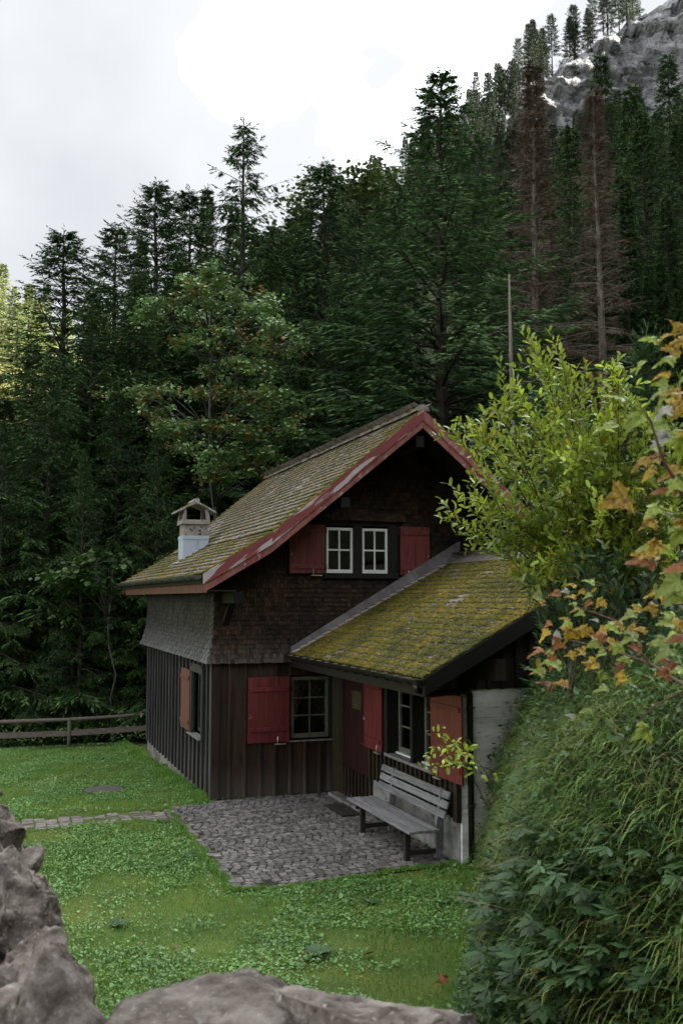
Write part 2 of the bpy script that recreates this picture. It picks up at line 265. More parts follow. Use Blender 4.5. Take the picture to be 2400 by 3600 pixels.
def link(name, me, parent=None):
    o = bpy.data.objects.new(name, me); COL.objects.link(o)
    if parent is not None: o.parent = parent
    return o
def tag(o, label=None, cat=None, group=None, kind=None):
    if label: o['label'] = label
    if cat: o['category'] = cat
    if group: o['group'] = group
    if kind: o['kind'] = kind
    return o
def empty(name, loc=(0, 0, 0), rz=0):
    o = bpy.data.objects.new(name, None); COL.objects.link(o); o.location = loc; o.rotation_euler = (0, 0, rz); o.empty_display_size = .2; return o
def fast_mesh(name, verts, k, m, smooth=False):
    """verts (n*k,3): n separate polygons of k corners each"""
    verts = np.ascontiguousarray(verts, np.float32); nv = len(verts); nf = nv // k
    me = bpy.data.meshes.new(name); me.vertices.add(nv); me.vertices.foreach_set('co', verts.ravel())
    me.loops.add(nv); me.loops.foreach_set('vertex_index', np.arange(nv, dtype=np.int32))
    me.polygons.add(nf); me.polygons.foreach_set('loop_start', np.arange(0, nv, k, dtype=np.int32))
    me.polygons.foreach_set('loop_total', np.full(nf, k, np.int32))
    for q in (m if isinstance(m, (list, tuple)) else [m]): me.materials.append(M[q])
    me.update(calc_edges=True); return me
def idx_mesh(name, verts, faces, m, mi=None, smooth=False):
    """verts (n,3), faces (f,k) numpy"""
    verts = np.ascontiguousarray(verts, np.float32); faces = np.ascontiguousarray(faces, np.int32); f, k = faces.shape
    me = bpy.data.meshes.new(name); me.vertices.add(len(verts)); me.vertices.foreach_set('co', verts.ravel())
    me.loops.add(f * k); me.loops.foreach_set('vertex_index', faces.ravel())
    me.polygons.add(f); me.polygons.foreach_set('loop_start', np.arange(0, f * k, k, dtype=np.int32)); me.polygons.foreach_set('loop_total', np.full(f, k, np.int32))
    for q in (m if isinstance(m, (list, tuple)) else [m]): me.materials.append(M[q])
    if mi is not None: me.polygons.foreach_set('material_index', np.asarray(mi, np.int32))
    if smooth: me.polygons.foreach_set('use_smooth', np.ones(f, bool))
    me.update(calc_edges=True); return me
def scatter_shape(base_v, base_f, mats4):
    """stamp a small shape (nv,3),(nf,k) with many 4x4 matrices -> verts, faces"""
    bv = np.asarray(base_v, float); bf = np.asarray(base_f, int); n = len(mats4)
    v = np.einsum('nij,vj->nvi', mats4[:, :3, :3], bv) + mats4[:, None, :3, 3]
    f = bf[None] + (np.arange(n) * len(bv))[:, None, None]
    return v.reshape(-1, 3), f.reshape(-1, bf.shape[1])
def frames(pos, xdir, ydir, sx=1., sy=1., sz=1.):
    """matrices with columns xdir*sx, ydir*sy, z=cross*sz"""
    pos = np.asarray(pos, float); n = len(pos)
    x = xdir / (np.linalg.norm(xdir, axis=1)[:, None] + 1e-12)
    z = np.cross(x, ydir); z /= np.linalg.norm(z, axis=1)[:, None] + 1e-12
    y = np.cross(z, x)
    Mx = np.zeros((n, 4, 4)); Mx[:, :3, 0] = x * np.reshape(sx, (-1, 1)); Mx[:, :3, 1] = y * np.reshape(sy, (-1, 1)); Mx[:, :3, 2] = z * np.reshape(sz, (-1, 1)); Mx[:, :3, 3] = pos; Mx[:, 3, 3] = 1
    return Mx
def rand_unit(n):
    v = rng.normal(size=(n, 3)); return v / np.linalg.norm(v, axis=1)[:, None]
# ================================================================== LAND
FOOT = np.array([(2.45, -3.2), (2.62, -5.0), (2.38, -5.7), (1.95, -6.7), (1.3, -7.8), (.7, -8.75), (.25, -9.45), (-.3, -10.5), (-.55, -11.6), (-.45, -13.0), (0, -15.0)])
def bank_s(x, y):
    """signed distance to the foot line of the bank, positive uphill (to the right)"""
    x = np.asarray(x, float); y = np.asarray(y, float)
    best = np.full(x.shape, 1e9); sg = np.ones(x.shape)
    for a, b in zip(FOOT[:-1], FOOT[1:]):
        d = b - a; t = np.clip(((x - a[0]) * d[0] + (y - a[1]) * d[1]) / (d @ d), 0, 1)
        qx = x - (a[0] + t * d[0]); qy = y - (a[1] + t * d[1]); dist = np.hypot(qx, qy)
        s = np.sign(d[0] * qy - d[1] * qx); m = dist < best
        best = np.where(m, dist, best); sg = np.where(m, s, sg)
    return best * sg
def bank_h(s):
    s = np.maximum(s, 0)
    return 2.35 * (1 - np.exp(-s / .42)) + .46 * s
def ground_z(x, y):
    x = np.asarray(x, float); y = np.asarray(y, float)
    z = -.05 * np.clip(y, 0, 11) - .10 * np.clip(y - 11, 0, 6)
    z = z + .02 * np.sin(x * 1.3 + .7) * np.sin(y * .9)
    hard = (x > -1.1) & (x < 7) & (y > -5.5) & (y < .5)
    z = np.where(hard, np.minimum(z, -.03), z)
    z = np.where(y > -5.05, z, z + 0)
    s = bank_s(x, y)
    up = np.minimum(bank_h(s), 4.2) * np.clip((14 - y) / 10, 0, 1)
    z = z + np.where((y < -5.0) | (x > 7.3), up, 0)
    # upper level behind the stone wall, where the path runs
    pl = np.clip((-3.75 - x) / .3, 0, 1) * np.clip((-8.6 - y) / 1.5, 0, 1)
    pl = np.maximum(pl, np.clip((-14.1 - y) / .3, 0, 1) * (x < -1.6))
    z = np.maximum(z, pl * 1.62 + np.where(pl > 0, 0, -99))
    return z
us = np.unique(np.concatenate([np.arange(-13, 2, .25), np.arange(2, 10.5, .11), np.arange(10.5, 15, .25), np.arange(-60, 60, 4), [-900, -500, -250, -150, -100, -80, 80, 100, 150, 250, 500, 900]]))
vs = np.unique(np.concatenate([np.arange(-4, 2, .25), np.arange(2, 15.5, .13), np.arange(15.5, 31, .25), np.arange(-40, 80, 4), [-600, -300, -150, -80, 100, 150, 250, 400, 700, 1200]]))
U, V = np.meshgrid(us, vs, indexing='ij')
GX = CAM[0] + RT[0] * U + FH[0] * V; GY = CAM[1] + RT[1] * U + FH[1] * V; GZ = ground_z(GX, GY)
nu, nv = len(us), len(vs)
ii = (np.arange(nu - 1)[:, None] * nv + np.arange(nv - 1)[None]).ravel()
me = idx_mesh('ground', np.stack([GX, GY, GZ], -1).reshape(-1, 3), np.stack([ii, ii + nv, ii + nv + 1, ii + 1], 1), ['soil', 'forest_floor', 'gravel'], smooth=True)
cx = GX[:-1, :-1].ravel(); cy = GY[:-1, :-1].ravel()
mi_ = ((cy > 10.5) | (bank_s(cx, cy) > -.12) | (np.hypot(cx, cy) > 40)).astype(np.int32)
mi_[(np.hypot(cx + 3.6, cy + 17) < 12) & (GZ[:-1, :-1].ravel() > .6) & ((cx < -3.4) | (cy < -13.9)) & (cx < -1.2)] = 2
me.polygons.foreach_set('material_index', mi_)
tag(link('ground', me), kind='structure')

def surface(name, Fp, Rp, m, ns=40, ntt=80, rough=2.0, prof=1.0, seed=0, back=60):
    """hillside spanned between a foot line and a ridge line, both (u,v,z), with a falling back side"""
    Fp = np.array(Fp, float); Rp = np.array(Rp, float); k = len(Fp)
    def cr(P, t):
        return np.stack([np.interp(t, np.arange(k), P[:, i]) for i in range(3)], -1)
    T = np.linspace(0, k - 1, ntt); S = np.linspace(0, 1.25, ns)
    def point(t, s):
        t = np.atleast_1d(t).astype(float); s = np.atleast_1d(s).astype(float)
        f, r = cr(Fp, t), cr(Rp, t); p = f + (r - f) * np.minimum(s, 1)[:, None]
        p[:, 2] = f[:, 2] + (r[:, 2] - f[:, 2]) * np.minimum(s, 1) ** prof
        o = np.maximum(s - 1, 0); hd = (r - f)[:, :2]; hd /= np.linalg.norm(hd, axis=1)[:, None] + 1e-9
        p[:, :2] += hd * (o * 4 * back)[:, None]; p[:, 2] -= o * 4 * back * .8
        q = CAM + RT * p[:, :1] + FH * p[:, 1:2]; q[:, 2] = p[:, 2]
        w = np.clip(s * 4, 0, 1) * rough
        q[:, 2] += w * (np.sin(q[:, 0] * .11 + seed) * np.sin(q[:, 1] * .09 + 2 * seed) + .5 * np.sin(q[:, 0] * .31 + 3) * np.sin(q[:, 1] * .27))
        return q
    tt, ss = np.meshgrid(T, S, indexing='ij'); P = point(tt.ravel(), ss.ravel())
    ii = (np.arange(ntt - 1)[:, None] * ns + np.arange(ns - 1)[None]).ravel()
    o = link(name, idx_mesh(name, P, np.stack([ii, ii + 1, ii + ns + 1, ii + ns], 1), m, smooth=True)); tag(o, kind='structure')
    return point
# mountain on the right, unseen ridge raised and rear hill added to block light: its lower slope ends at the foot of the cliff
mountain = surface('mountainside',
    [(-70, 120, -2), (-20, 64, -2), (6, 50, -2), (20, 46, -1), (30, 30, 1), (30, 5, 2), (30, -22, 2), (5, -42, 2), (-60, -58, 1)],
    [(-75, 172, 8), (-9, 180, 64), (27, 198, 96), (76, 226, 116), (190, 165, 215), (235, 40, 235), (200, -110, 130), (40, -190, 55), (-120, -170, 25)], 'hill', seed=1, ntt=110)
left_hill = surface('hillside', [(-150, 40, -2), (-60, 95, -2), (-8, 112, -2)], [(-230, 110, 120), (-72, 168, 57), (-12, 176, 34)], 'hill_sun', seed=2)

# cliff: a band of rock standing on the slope's upper edge
def cliff_line(t):
    pu = np.interp(t, [0, .25, .5, .75, 1], [32, 47, 74, 100, 150]); pv = np.interp(t, [0, .25, .5, .75, 1], [203, 216, 229, 222, 200]); pz = np.interp(t, [0, .25, .5, .75, 1], [105, 127, 151, 166, 182])
    return pu, pv, pz
nt_, nh_ = 200, 60
cv = np.zeros((nt_, nh_, 3))
for i in range(nt_):
    t = i / (nt_ - 1); pu, pv, pz = cliff_line(t)
    hgt = np.interp(t, [0, .12, .5, 1], [6, 26, 48, 50])
    for j in range(nh_):
        s = j / (nh_ - 1); zz = pz - hgt + hgt * s
        q = Vector((pu * .07, pv * .07, zz * .07))
        nz = mnoise.fractal(q, .7, 2.3, 6) * 1.8 + mnoise.cell(Vector((pu * .16 + .3 * mnoise.noise(q * 5), zz * .30 + pu * .06, 3.3))) * 2.0 + mnoise.cell(Vector((pu * .4, zz * .7 + pu * .1, 9.3))) * 1.0 + mnoise.noise(Vector((pu * .02, zz * .45, 0))) * 1.2
        rnd = max(0, (s - .86) / .14) ** 2 * 7
        p = uv2(pu, pv - 5 + s * 6 + nz + rnd, zz + (mnoise.noise(q * 3) * 1.2 if s > .7 else 0)); cv[i, j] = p
ii = (np.arange(nt_ - 1)[:, None] * nh_ + np.arange(nh_ - 1)[None]).ravel()
tag(link('cliff', idx_mesh('cliff', cv.reshape(-1, 3), np.stack([ii, ii + nh_, ii + nh_ + 1, ii + 1], 1), 'rock')), kind='structure')
# grassy crest behind the cliff edge
cr = []
for i in range(nt_):
    top = cv[i, -1]; a = top + np.array([0, 0, -.3]); b = top + FH * 14 + np.array([0, 0, 3.0]); c = top + FH * 70 + np.array([0, 0, -40]); cr += [a, b, c]
ii = np.concatenate([np.arange(nt_ - 1) * 3, np.arange(nt_ - 1) * 3 + 1])
tag(link('mountain_crest', idx_mesh('mountain_crest', np.array(cr), np.stack([ii, ii + 3, ii + 4, ii + 1], 1), 'hill', smooth=True)), kind='structure')

# ------------------------------------------------------------------ paving of the yard
PAV = np.array([(-.86, -.3), (-.87, -5.25), (-.25, -5.36), (.35, -5.3), (1.35, -5.13), (2.2, -5.05), (2.2, -.06), (0, -.06), (-.1, -.25)])
def inside(poly, x, y):
    r = np.zeros(np.shape(x), bool); j = len(poly) - 1
    for i in range(len(poly)):
        xi, yi = poly[i]; xj, yj = poly[j]
        c = ((yi > y) != (yj > y)) & (x < (xj - xi) * (y - yi) / (yj - yi + 1e-12) + xi); r ^= c; j = i
    return r
b = MB(); b.prism([(x, y, -.12) for x, y in PAV], (0, 0, .112)); pave = b.build('pavement', 'joint'); tag(pave, kind='structure')
PATH = np.array([(-3.6, -1.36), (-.86, -1.22), (-.86, -.55), (-3.6, -.50)])
b = MB(); b.prism([(x, y, -.12) for x, y in PATH], (0, 0, .105)); path = b.build('path', 'joint_moss'); tag(path, kind='structure')
def sett_mesh(w, l, h, seed, m):
    r = np.random.default_rng(seed); j = lambda a: a * r.uniform(.86, 1.0)
    base = np.array([(-1, -1), (1, -1), (1, 1), (-1, 1)], float) * (w / 2, l / 2) * r.uniform(.93, 1.0, (4, 2))
    ring = np.vstack([np.c_[base, np.full(4, -.03)], np.c_[base * .985, np.full(4, h * .55)], np.c_[base * .95, h * r.uniform(.85, 1.15, 4)]])
    f = [(8, 9, 10, 11)] + [(k * 4 + i, k * 4 + (i + 1) % 4, k * 4 + 4 + (i + 1) % 4, k * 4 + 4 + i) for k in (0, 1) for i in range(4)]
    return ring, f
setts = []
SW = 1.25
for strip in range(-6, 3):
    yc = strip * SW + .2
    for k in range(-4, 32):
        for q in range(11):
            yy = (q - 5) / 5.5
            x = -1.2 + k * .116 + .27 * (1 - yy * yy); y = yc + yy * SW / 2
            ang = math.atan2(-.54 * yy / (SW / 2), 1)
            setts.append((x + random.uniform(-.008, .008), y + random.uniform(-.008, .008), ang + random.uniform(-.03, .03)))
PIN = PAV + (PAV.mean(0) - PAV) / np.linalg.norm(PAV.mean(0) - PAV, axis=1)[:, None] * .04
setts = [s for s in setts if inside(PIN, s[0], s[1]) and s[0] > -.72]
for y in np.arange(-5.2, -.3, .165): setts.append((-.79 + random.uniform(-.01, .01), y, random.uniform(-.05, .05)))
shapes = [sett_mesh(.104, .113, .014, 40 + i, 'cobble') for i in range(8)]
setts.sort(key=lambda s: depth((s[0], s[1], 0)))
sm = [MB().add(v, f).mesh('sett', 'cobble') for v, f in shapes]
setts = [s for s in setts if not ((s[1] < -5.0 or s[0] < -.7) and random.random() < .12)]
rest = MB()
for i, (x, y, a) in enumerate(setts):
    big = x < -.76
    if i < 300:
        o = link('sett', sm[i % 8], pave); o.location = (x, y, -.008 + random.uniform(-.004, .005)); o.rotation_euler = (random.uniform(-.04, .04), random.uniform(-.04, .04), a)
        o.scale = (1.2, 1.35, 1) if big else (random.uniform(.9, 1.02), random.uniform(.86, 1.0), 1)
    else:
        v, f = shapes[i % 8]; c, s_ = math.cos(a), math.sin(a); k1, k2 = ((1.2, 1.35) if big else (random.uniform(.9, 1.02), random.uniform(.86, 1.0)))
        vx, vy = v[:, 0] * k1, v[:, 1] * k2
        rest.add(np.c_[vx * c - vy * s_ + x, vx * s_ + vy * c + y, v[:, 2] - .008 + random.uniform(-.004, .005)], f)
tag(rest.build('sett_field', 'cobble', pave), kind='stuff')
pm = [MB().add(*sett_mesh(.165, .15, .03, 80 + i, 'cobble_path')).mesh('path_sett', 'cobble_path') for i in range(6)]
for r_ in range(5):
    for k in range(15):
        x = -3.45 + k * .185 + random.uniform(-.015, .015); y = -.60 - r_ * .158 - .02 * k * .2 + random.uniform(-.012, .012)
        if r_ == 0 and k % 3 == 1 or r_ == 4 and k % 4 == 2 or random.random() < .02: continue
        o = link('path_sett', random.choice(pm), path); o.location = (x, y, -.016 + random.uniform(-.004, .006)); o.rotation_euler = (random.uniform(-.05, .05), random.uniform(-.05, .05), random.uniform(-.12, .12)); o.scale = (random.uniform(.95, 1.1), random.uniform(.95, 1.08), 1)
# manhole cover
mh = empty('manhole_cover', (-1.63, 2.1, ground_z(-1.63, 2.1)))
tag(mh, 'round worn concrete manhole cover set in the lawn beside the cottage', 'manhole cover')
def disc(b, r, z0, z1, n=40): b.prism([(r * math.cos(2 * math.pi * i / n), r * math.sin(2 * math.pi * i / n), z0) for i in range(n)], (0, 0, z1 - z0))
b = MB(); disc(b, .40, -.05, .02); b.build('rim', 'iron', mh)
b = MB(); disc(b, .36, .0, .03); b.build('lid', 'manhole', mh)
# ================================================================== COTTAGE
HW, HL = 6.8, 7.9            # width (x) and length (y)
house = empty('cottage')
tag(house, 'dark wooden shingled cottage with mossy roof, red shutters and small annex', 'house')
shingle_spots = []           # (depth, matrix, kind)
def wall_boards(axis, const, a0, a1, zlo, zhi, wid, m, holes=(), out=-1, batten=0.0, bm=None, gap=.006, name='board', thick=.028):
    """vertical boards over [a0,a1]; axis 'x': boards run along x on the plane y=const; 'y': along y on plane x=const; out: outward sign"""
    n = max(1, round((a1 - a0) / wid)); w = (a1 - a0) / n
    for i in range(n):
        p0, p1 = a0 + i * w + gap / 2, a0 + (i + 1) * w - gap / 2
        segs = [(zlo(p0) if callable(zlo) else zlo, zhi((p0 + p1) / 2) if callable(zhi) else zhi)]
        parts = [(p0, p1, *segs[0])]
        for (h0, h1, hz0, hz1) in holes:
            new = []
            for (q0, q1, z0, z1) in parts:
                if q1 <= h0 or q0 >= h1 or z1 <= hz0 or z0 >= hz1: new.append((q0, q1, z0, z1)); continue
                if q0 < h0: new.append((q0, h0, z0, z1))
                if q1 > h1: new.append((h1, q1, z0, z1))
                m0, m1 = max(q0, h0), min(q1, h1)
                if z0 < hz0: new.append((m0, m1, z0, hz0))
                if z1 > hz1: new.append((m0, m1, hz1, z1))
            parts = new
        d = random.uniform(0, .006)
        for (q0, q1, z0, z1) in parts:
            if q1 - q0 < .008: continue
            z0 += random.uniform(-.012, .012) if z0 < .3 else 0
            b = MB()
            if axis == 'x': b.box(q0, q1, *sorted((const + out * d, const - out * thick)), z0, z1)
            else: b.box(*sorted((const + out * d, const - out * thick)), q0, q1, z0, z1)
            b.build(name, m, house, bevel=.003)
        if batten and i:
            c = a0 + i * w
            if any(h0 - .03 < c < h1 + .03 for (h0, h1, _, _) in holes):
                hh = [h for h in holes if h[0] - .03 < c < h[1] + .03][0]
                zs = [(segs[0][0], hh[2] - .02), (hh[3] + .02, segs[0][1])]
            else: zs = [segs[0]]
            for z0, z1 in zs:
                b = MB()
                if axis == 'x': b.box(c - batten / 2, c + batten / 2, *sorted((const + out * .045, const + out * .008)), z0 - .004, z1)
                else: b.box(*sorted((const + out * .045, const + out * .008)), c - batten / 2, c + batten / 2, z0 - .004, z1)
                b.build('batten', bm or m, house, bevel=.004)
# ---- plinth and dark core
b = MB(); b.box(.04, HW - .04, .05, HL - .04, -.9, .0); b.build('plinth', 'plinth', house)
b = MB(); b.box(.38, HW - .03, .38, HL - .03, -.1, 3.55); b.build('core', 'black', house)
# ---- lower storey boards
LW = (.80, 1.74, .93, 2.10)                      # left window hole (y0,y1,z0,z1)
wall_boards('y', 0, .0, HL, .0, 2.42, .395, 'board', holes=[LW], out=-1, batten=.075, bm='board_grey')
FWIN = (1.40, 2.16, .95, 2.10)
wall_boards('x', 0, .0, 2.23, .0, 2.42, .279, 'board_brown', holes=[FWIN], out=-1, batten=.05, bm='board_brown')
b = MB(); b.box(-.05, .10, -.05, -.002, -.03, 2.40); b.build('corner_board', 'board_brown', house, bevel=.004)
b = MB(); b.box(-.052, -.002, -.048, .11, -.03, 2.40); b.build('corner_board', 'board_grey', house, bevel=.004)
b = MB(); b.box(2.10, 2.19, -.05, -.004, .02, .95); b.build('corner_board', 'board', house, bevel=.004)
wall_boards('x', HL, 0, HW, 0, 3.6, .4, 'board_grey', out=1)
wall_boards('y', HW, 0, HL, 0, 3.9, .4, 'board_grey', out=1)

# ---- windows
def window(axis, const, a0, a1, z0, z1, fm, rows, colsn, rec=.05, fr=.045, bar=.022, out=-1, sash=True):
    """frame with glazing bars; axis as in wall_boards"""
    def bx(p0, p1, q0, q1, d0, d1):                # d: depth inward from the outer face
        lo, hi = sorted((const - out * d0, const - out * d1))
        return (p0, p1, lo, hi, q0, q1) if axis == 'x' else (lo, hi, p0, p1, q0, q1)
    b = MB(); d0, d1 = rec, rec + .05
    b.box(*bx(a0, a0 + fr, z0, z1, d0, d1)); b.box(*bx(a1 - fr, a1, z0, z1, d0, d1))
    b.box(*bx(a0 + fr, a1 - fr, z0, z0 + fr * 1.35, d0, d1)); b.box(*bx(a0 + fr, a1 - fr, z1 - fr, z1, d0, d1))
    w = b.build('window', fm, house, bevel=.003)
    b = MB(); ia0, ia1, iz0, iz1 = a0 + fr, a1 - fr, z0 + fr * 1.35, z1 - fr
    for c in range(1, colsn):
        p = ia0 + (ia1 - ia0) * c / colsn; b.box(*bx(p - bar / 2, p + bar / 2, iz0, iz1, d0 + .008, d1 - .012))
    for r_ in range(1, rows):
        p = iz0 + (iz1 - iz0) * r_ / rows; b.box(*bx(ia0, ia1, p - bar / 2, p + bar / 2, d0 + .011, d1 - .015))
    if b.v: b.build('glazing_bar', fm, w)
    for c in range(colsn):
        for r_ in range(rows):
            p0 = ia0 + (ia1 - ia0) * c / colsn; p1 = ia0 + (ia1 - ia0) * (c + 1) / colsn; q0 = iz0 + (iz1 - iz0) * r_ / rows; q1 = iz0 + (iz1 - iz0) * (r_ + 1) / rows
            e = .002; dd = d0 + .024
            lo = const - out * dd
            tilt = random.uniform(-.0015, .0015)
            if axis == 'x': v = [(p0 + e, lo, q0 + e), (p1 - e, lo + tilt, q0 + e), (p1 - e, lo + tilt, q1 - e), (p0 + e, lo, q1 - e)]
            else: v = [(lo, p1 - e, q0 + e), (lo, p0 + e, q0 + e), (lo + tilt, p0 + e, q1 - e), (lo + tilt, p1 - e, q1 - e)]
            MB().add(v, [(0, 1, 2, 3)]).build('pane', 'glass', w)
    return w
def shutter(axis, const, a0, a1, z0, z1, m, hinge, out=-1, thick=.03, off=.055, stay=True, bat=(.13, .87), hook=True):
    """board shutter lying open against the wall; hinge: 0 at a0, 1 at a1"""
    def bx(p0, p1, q0, q1, d0, d1):
        lo, hi = sorted((const + out * d0, const + out * d1))
        return (p0, p1, lo, hi, q0, q1) if axis == 'x' else (lo, hi, p0, p1, q0, q1)
    n = 4; w = (a1 - a0) / n; b = MB()
    for i in range(n): b.box(*bx(a0 + i * w + .0012, a0 + (i + 1) * w - .0012, z0, z1, off + .0004 * i, off + thick - .0006 * (i % 2)))
    s = b.build('shutter', m, house, bevel=.002)
    for k in bat:
        zc = z0 + (z1 - z0) * k; b = MB(); b.box(*bx(a0 + .035, a1 - .03, zc - .036, zc + .036, off + thick, off + thick + .022)); b.build('shutter_batten', m, s, bevel=.004)
        ha = a0 if hinge == 0 else a1; sg = -1 if hinge == 0 else 1
        b = MB(); b.box(*bx(*sorted((ha + sg * .004, ha + sg * .03)), zc - .022, zc + .022, off - .01, off + .012)); b.box(*bx(*sorted((ha + sg * .03, ha + sg * .042)), zc - .045, zc + .045, off - .03, off + .008)); b.build('hinge', 'red_dark', s)
    fa = a1 - .04 if hinge == 0 else a0 + .04
    if hook:
        zc = z0 + (z1 - z0) * .42; d = const + out * (off + thick + .012); P = []
        for t in np.linspace(0, 1, 9): P.append((fa + .018 * math.sin(t * 5), zc - .07 * t + (.02 if t > .85 else 0)))
        b = MB(); b.tube([(p, d, z) if axis == 'x' else (d, p, z) for p, z in P], .005, 5); b.build('hook', 'iron' if m != 'red' else 'steel', s)
    if stay:
        ha = a1 - .22 if hinge == 1 else a0 + .17; d = const + out * (off + thick + .01); d2 = const + out * .03
        def q(p, dd, z): return (p, dd, z) if axis == 'x' else (dd, p, z)
        b = MB(); b.tube([q(ha, d, z0 + .10), q(ha - .006, d + out * .01, z0 + .04), q(ha, d, z0 - .02), q(ha, d2, z0 - .035)], .008, 6)
        b.box(*bx(ha - .04, ha + .17, z0 - .045, z0 - .027, .03, off + thick)); b.build('stay', 'steel', s)
    return s
# left side window
window('y', 0, .84, 1.70, .97, 2.07, 'board_grey', 1, 1, rec=.07, fr=.05)
b = MB(); b.box(-.10, .07, .80, 1.96, .90, .932); b.build('window_sill', 'sill', house, bevel=.004)
for y0, y1 in ((.70, .80), (1.74, 1.80)): b = MB(); b.box(-.065, -.01, y0, y1, .93, 2.2); b.build('window_casing', 'board_grey', house, bevel=.004)
b = MB(); b.box(-.063, -.012, .80, 1.74, 2.10, 2.26); b.build('window_casing', 'board_grey', house, bevel=.004)
shutter('y', 0, 1.80, 2.70, .95, 2.11, 'red_faded', 0, stay=False)
# front window with curtains
wv = window('x', 0, 1.42, 2.14, .98, 2.07, 'cream', 3, 2, rec=.03, fr=.06)
b = MB(); b.box(1.36, 2.20, -.075, .03, .925, .95); b.build('window_sill', 'sill', house, bevel=.004)
b = MB(); b.box(2.16, 2.22, -.02, -.003, .95, 2.15); b.build('window_casing', 'board', house)
for sx in (-1, 1):
    nn = 26; V_ = []
    for j in range(14):
        zz = 2.03 - j * (.80 / 13); k = j / 13
        inner = .335 - .30 * max(0, (k - .12)) ** .8
        for i in range(nn):
            t = i / (nn - 1); xx = 1.78 + sx * (.335 - inner * t) ; V_.append((xx, .12 + .018 * math.sin(t * 26 + k * 2), zz - .06 * t * k))
    f = [(j * nn + i, j * nn + i + 1, (j + 1) * nn + i + 1, (j + 1) * nn + i) for j in range(13) for i in range(nn - 1)]
    me = MB().add(V_, f).mesh('curtain', 'curtain'); me.materials.append(M['curtain_red'])
    me.polygons.foreach_set('material_index', [int(((p % (nn - 1)) // 2 + (p // (nn - 1))) % 2) for p in range(len(me.polygons))])
    link('curtain', me, house)
shutter('x', 0, .60, 1.365, .94, 2.09, 'red', 1, bat=(.2, .81))
# gable double window
GWX0, GWX1, GZ0, GZ1 = 2.03, 3.50, 3.93, 4.93
for y0, y1, z0, z1 in ((GWX0, GWX1, GZ1 - .09, GZ1), (GWX0, GWX1, GZ0 - .05, GZ0 + .01), (GWX0, GWX0 + .035, GZ0, GZ1), (2.60, 2.775, GZ0, GZ1), (3.30, GWX1, GZ0, GZ1)):
    b = MB(); b.box(y0, y1, -.055 - .004 * random.random(), .06, z0, z1); b.build('window_casing', 'dark_beam', house, bevel=.004)
window('x', -.02, 2.068, 2.598, 3.955, 4.80, 'white', 2, 2, rec=.0, fr=.05, bar=.03)
window('x', -.02, 2.778, 3.298, 3.955, 4.80, 'white', 2, 2, rec=.0, fr=.05, bar=.03)
b = MB(); b.box(2.0, 3.55, -.09, -.03, 3.86, 3.885); b.build('window_sill', 'dark_beam', house)
shutter('x', -.02, 1.34, 2.02, 3.945, 4.845, 'red', 1)
shutter('x', -.02, 3.52, 4.13, 3.935, 4.845, 'red', 0)
for i, x in enumerate((2.1, 2.69, 3.36)):
    pass

# ---- shingled upper storey
def flare(z, z0=2.35, zt=3.15, d=.15): return d * max(0, (zt - z) / (zt - z0)) ** 1.8
def roof_z(x):                                   # top of the main roof over x (left half mirrored)
    xx = min(x, HW - x); return 4.57 + (xx - .64) * .819 if xx > .64 else 3.893 + (xx + .508) * .59
ROWH, SHW = .083, .068
def under_annex(x): return 2.48 + (x - 1.395) * .54 - .02 if x > 1.2 else 0
b = MB()                                          # backing behind the shingles
for (x0, x1, z0, z1) in ((.0, 2.06, 2.35, 99), (3.33, HW, 2.35, 99), (2.06, 3.33, 2.35, 3.90), (2.06, 3.33, 4.9, 99)):
    xs = np.unique(np.clip(np.array([x0, .64, 3.4, HW - .64, x1]), x0, x1))
    for p, q in zip(xs[:-1], xs[1:]):
        za, zb = (roof_z(p) - .22, roof_z(q) - .22) if z1 == 99 else (z1, z1)
        b.prism([(p, .03, z0), (q, .03, z0), (q, .03, zb), (p, .03, za)], (0, .06, 0))
b.build('shingle_wall', 'dark_beam', house); SHF = house.children[-1] if False else [o for o in bpy.data.objects if o.name == 'shingle_wall'][0]
b = MB(); b.box(.03, .09, .03, HL - .03, 2.35, 3.75); sw2 = b.build('shingle_wall', 'dark_beam', house)
b = MB(); b.prism([(0.1, 7.8, 2.35), (HW, 7.8, 2.35), (HW, 7.8, 3.9), (6.16, 7.8, 4.4), (3.4, 7.8, 6.6), (.64, 7.8, 4.4), (.1, 7.8, 3.9)], (0, .06, 0)); b.build('gable_boarding', 'dark_beam', house)
b = MB()                                          # boarded underside closing the skirt
b.box(-.13, 2.2, -.13, .0, 2.385, 2.40); b.box(-.13, -.001, .0, HL + .1, 2.384, 2.399); b.build('skirt_board', 'dark_beam', house)
r = 0; z = 2.35
while z < 6.6:
    x = -.10 + (.5 if r % 2 else 0) * SHW
    xe = HW + .05
    off = flare(z + ROWH * .5)
    x = -off - .005 + (.5 if r % 2 else 0) * SHW
    while x < xe:
        w = SHW * random.uniform(.8, 1.15); xc = x + w / 2
        ok = z + ROWH < roof_z(min(max(xc, 0), HW)) - .20 and z > under_annex(xc) - .10
        if 2.03 - .01 < xc < 3.50 and 3.86 < z + .05 < 5.06: ok = False
        if ok: shingle_spots.append(('f', xc, z + random.uniform(-.006, .006), w, off, flare(z + ROWH * 1.6)))
        x += w
    y = -off + (0 if r % 2 else .5) * SHW
    if z < 3.62:
        while y < HL + off:
            w = SHW * random.uniform(.8, 1.15); shingle_spots.append(('l', y + w / 2, z + random.uniform(-.006, .006), w, off, flare(z + ROWH * 1.6))); y += w
    z += ROWH; r += 1
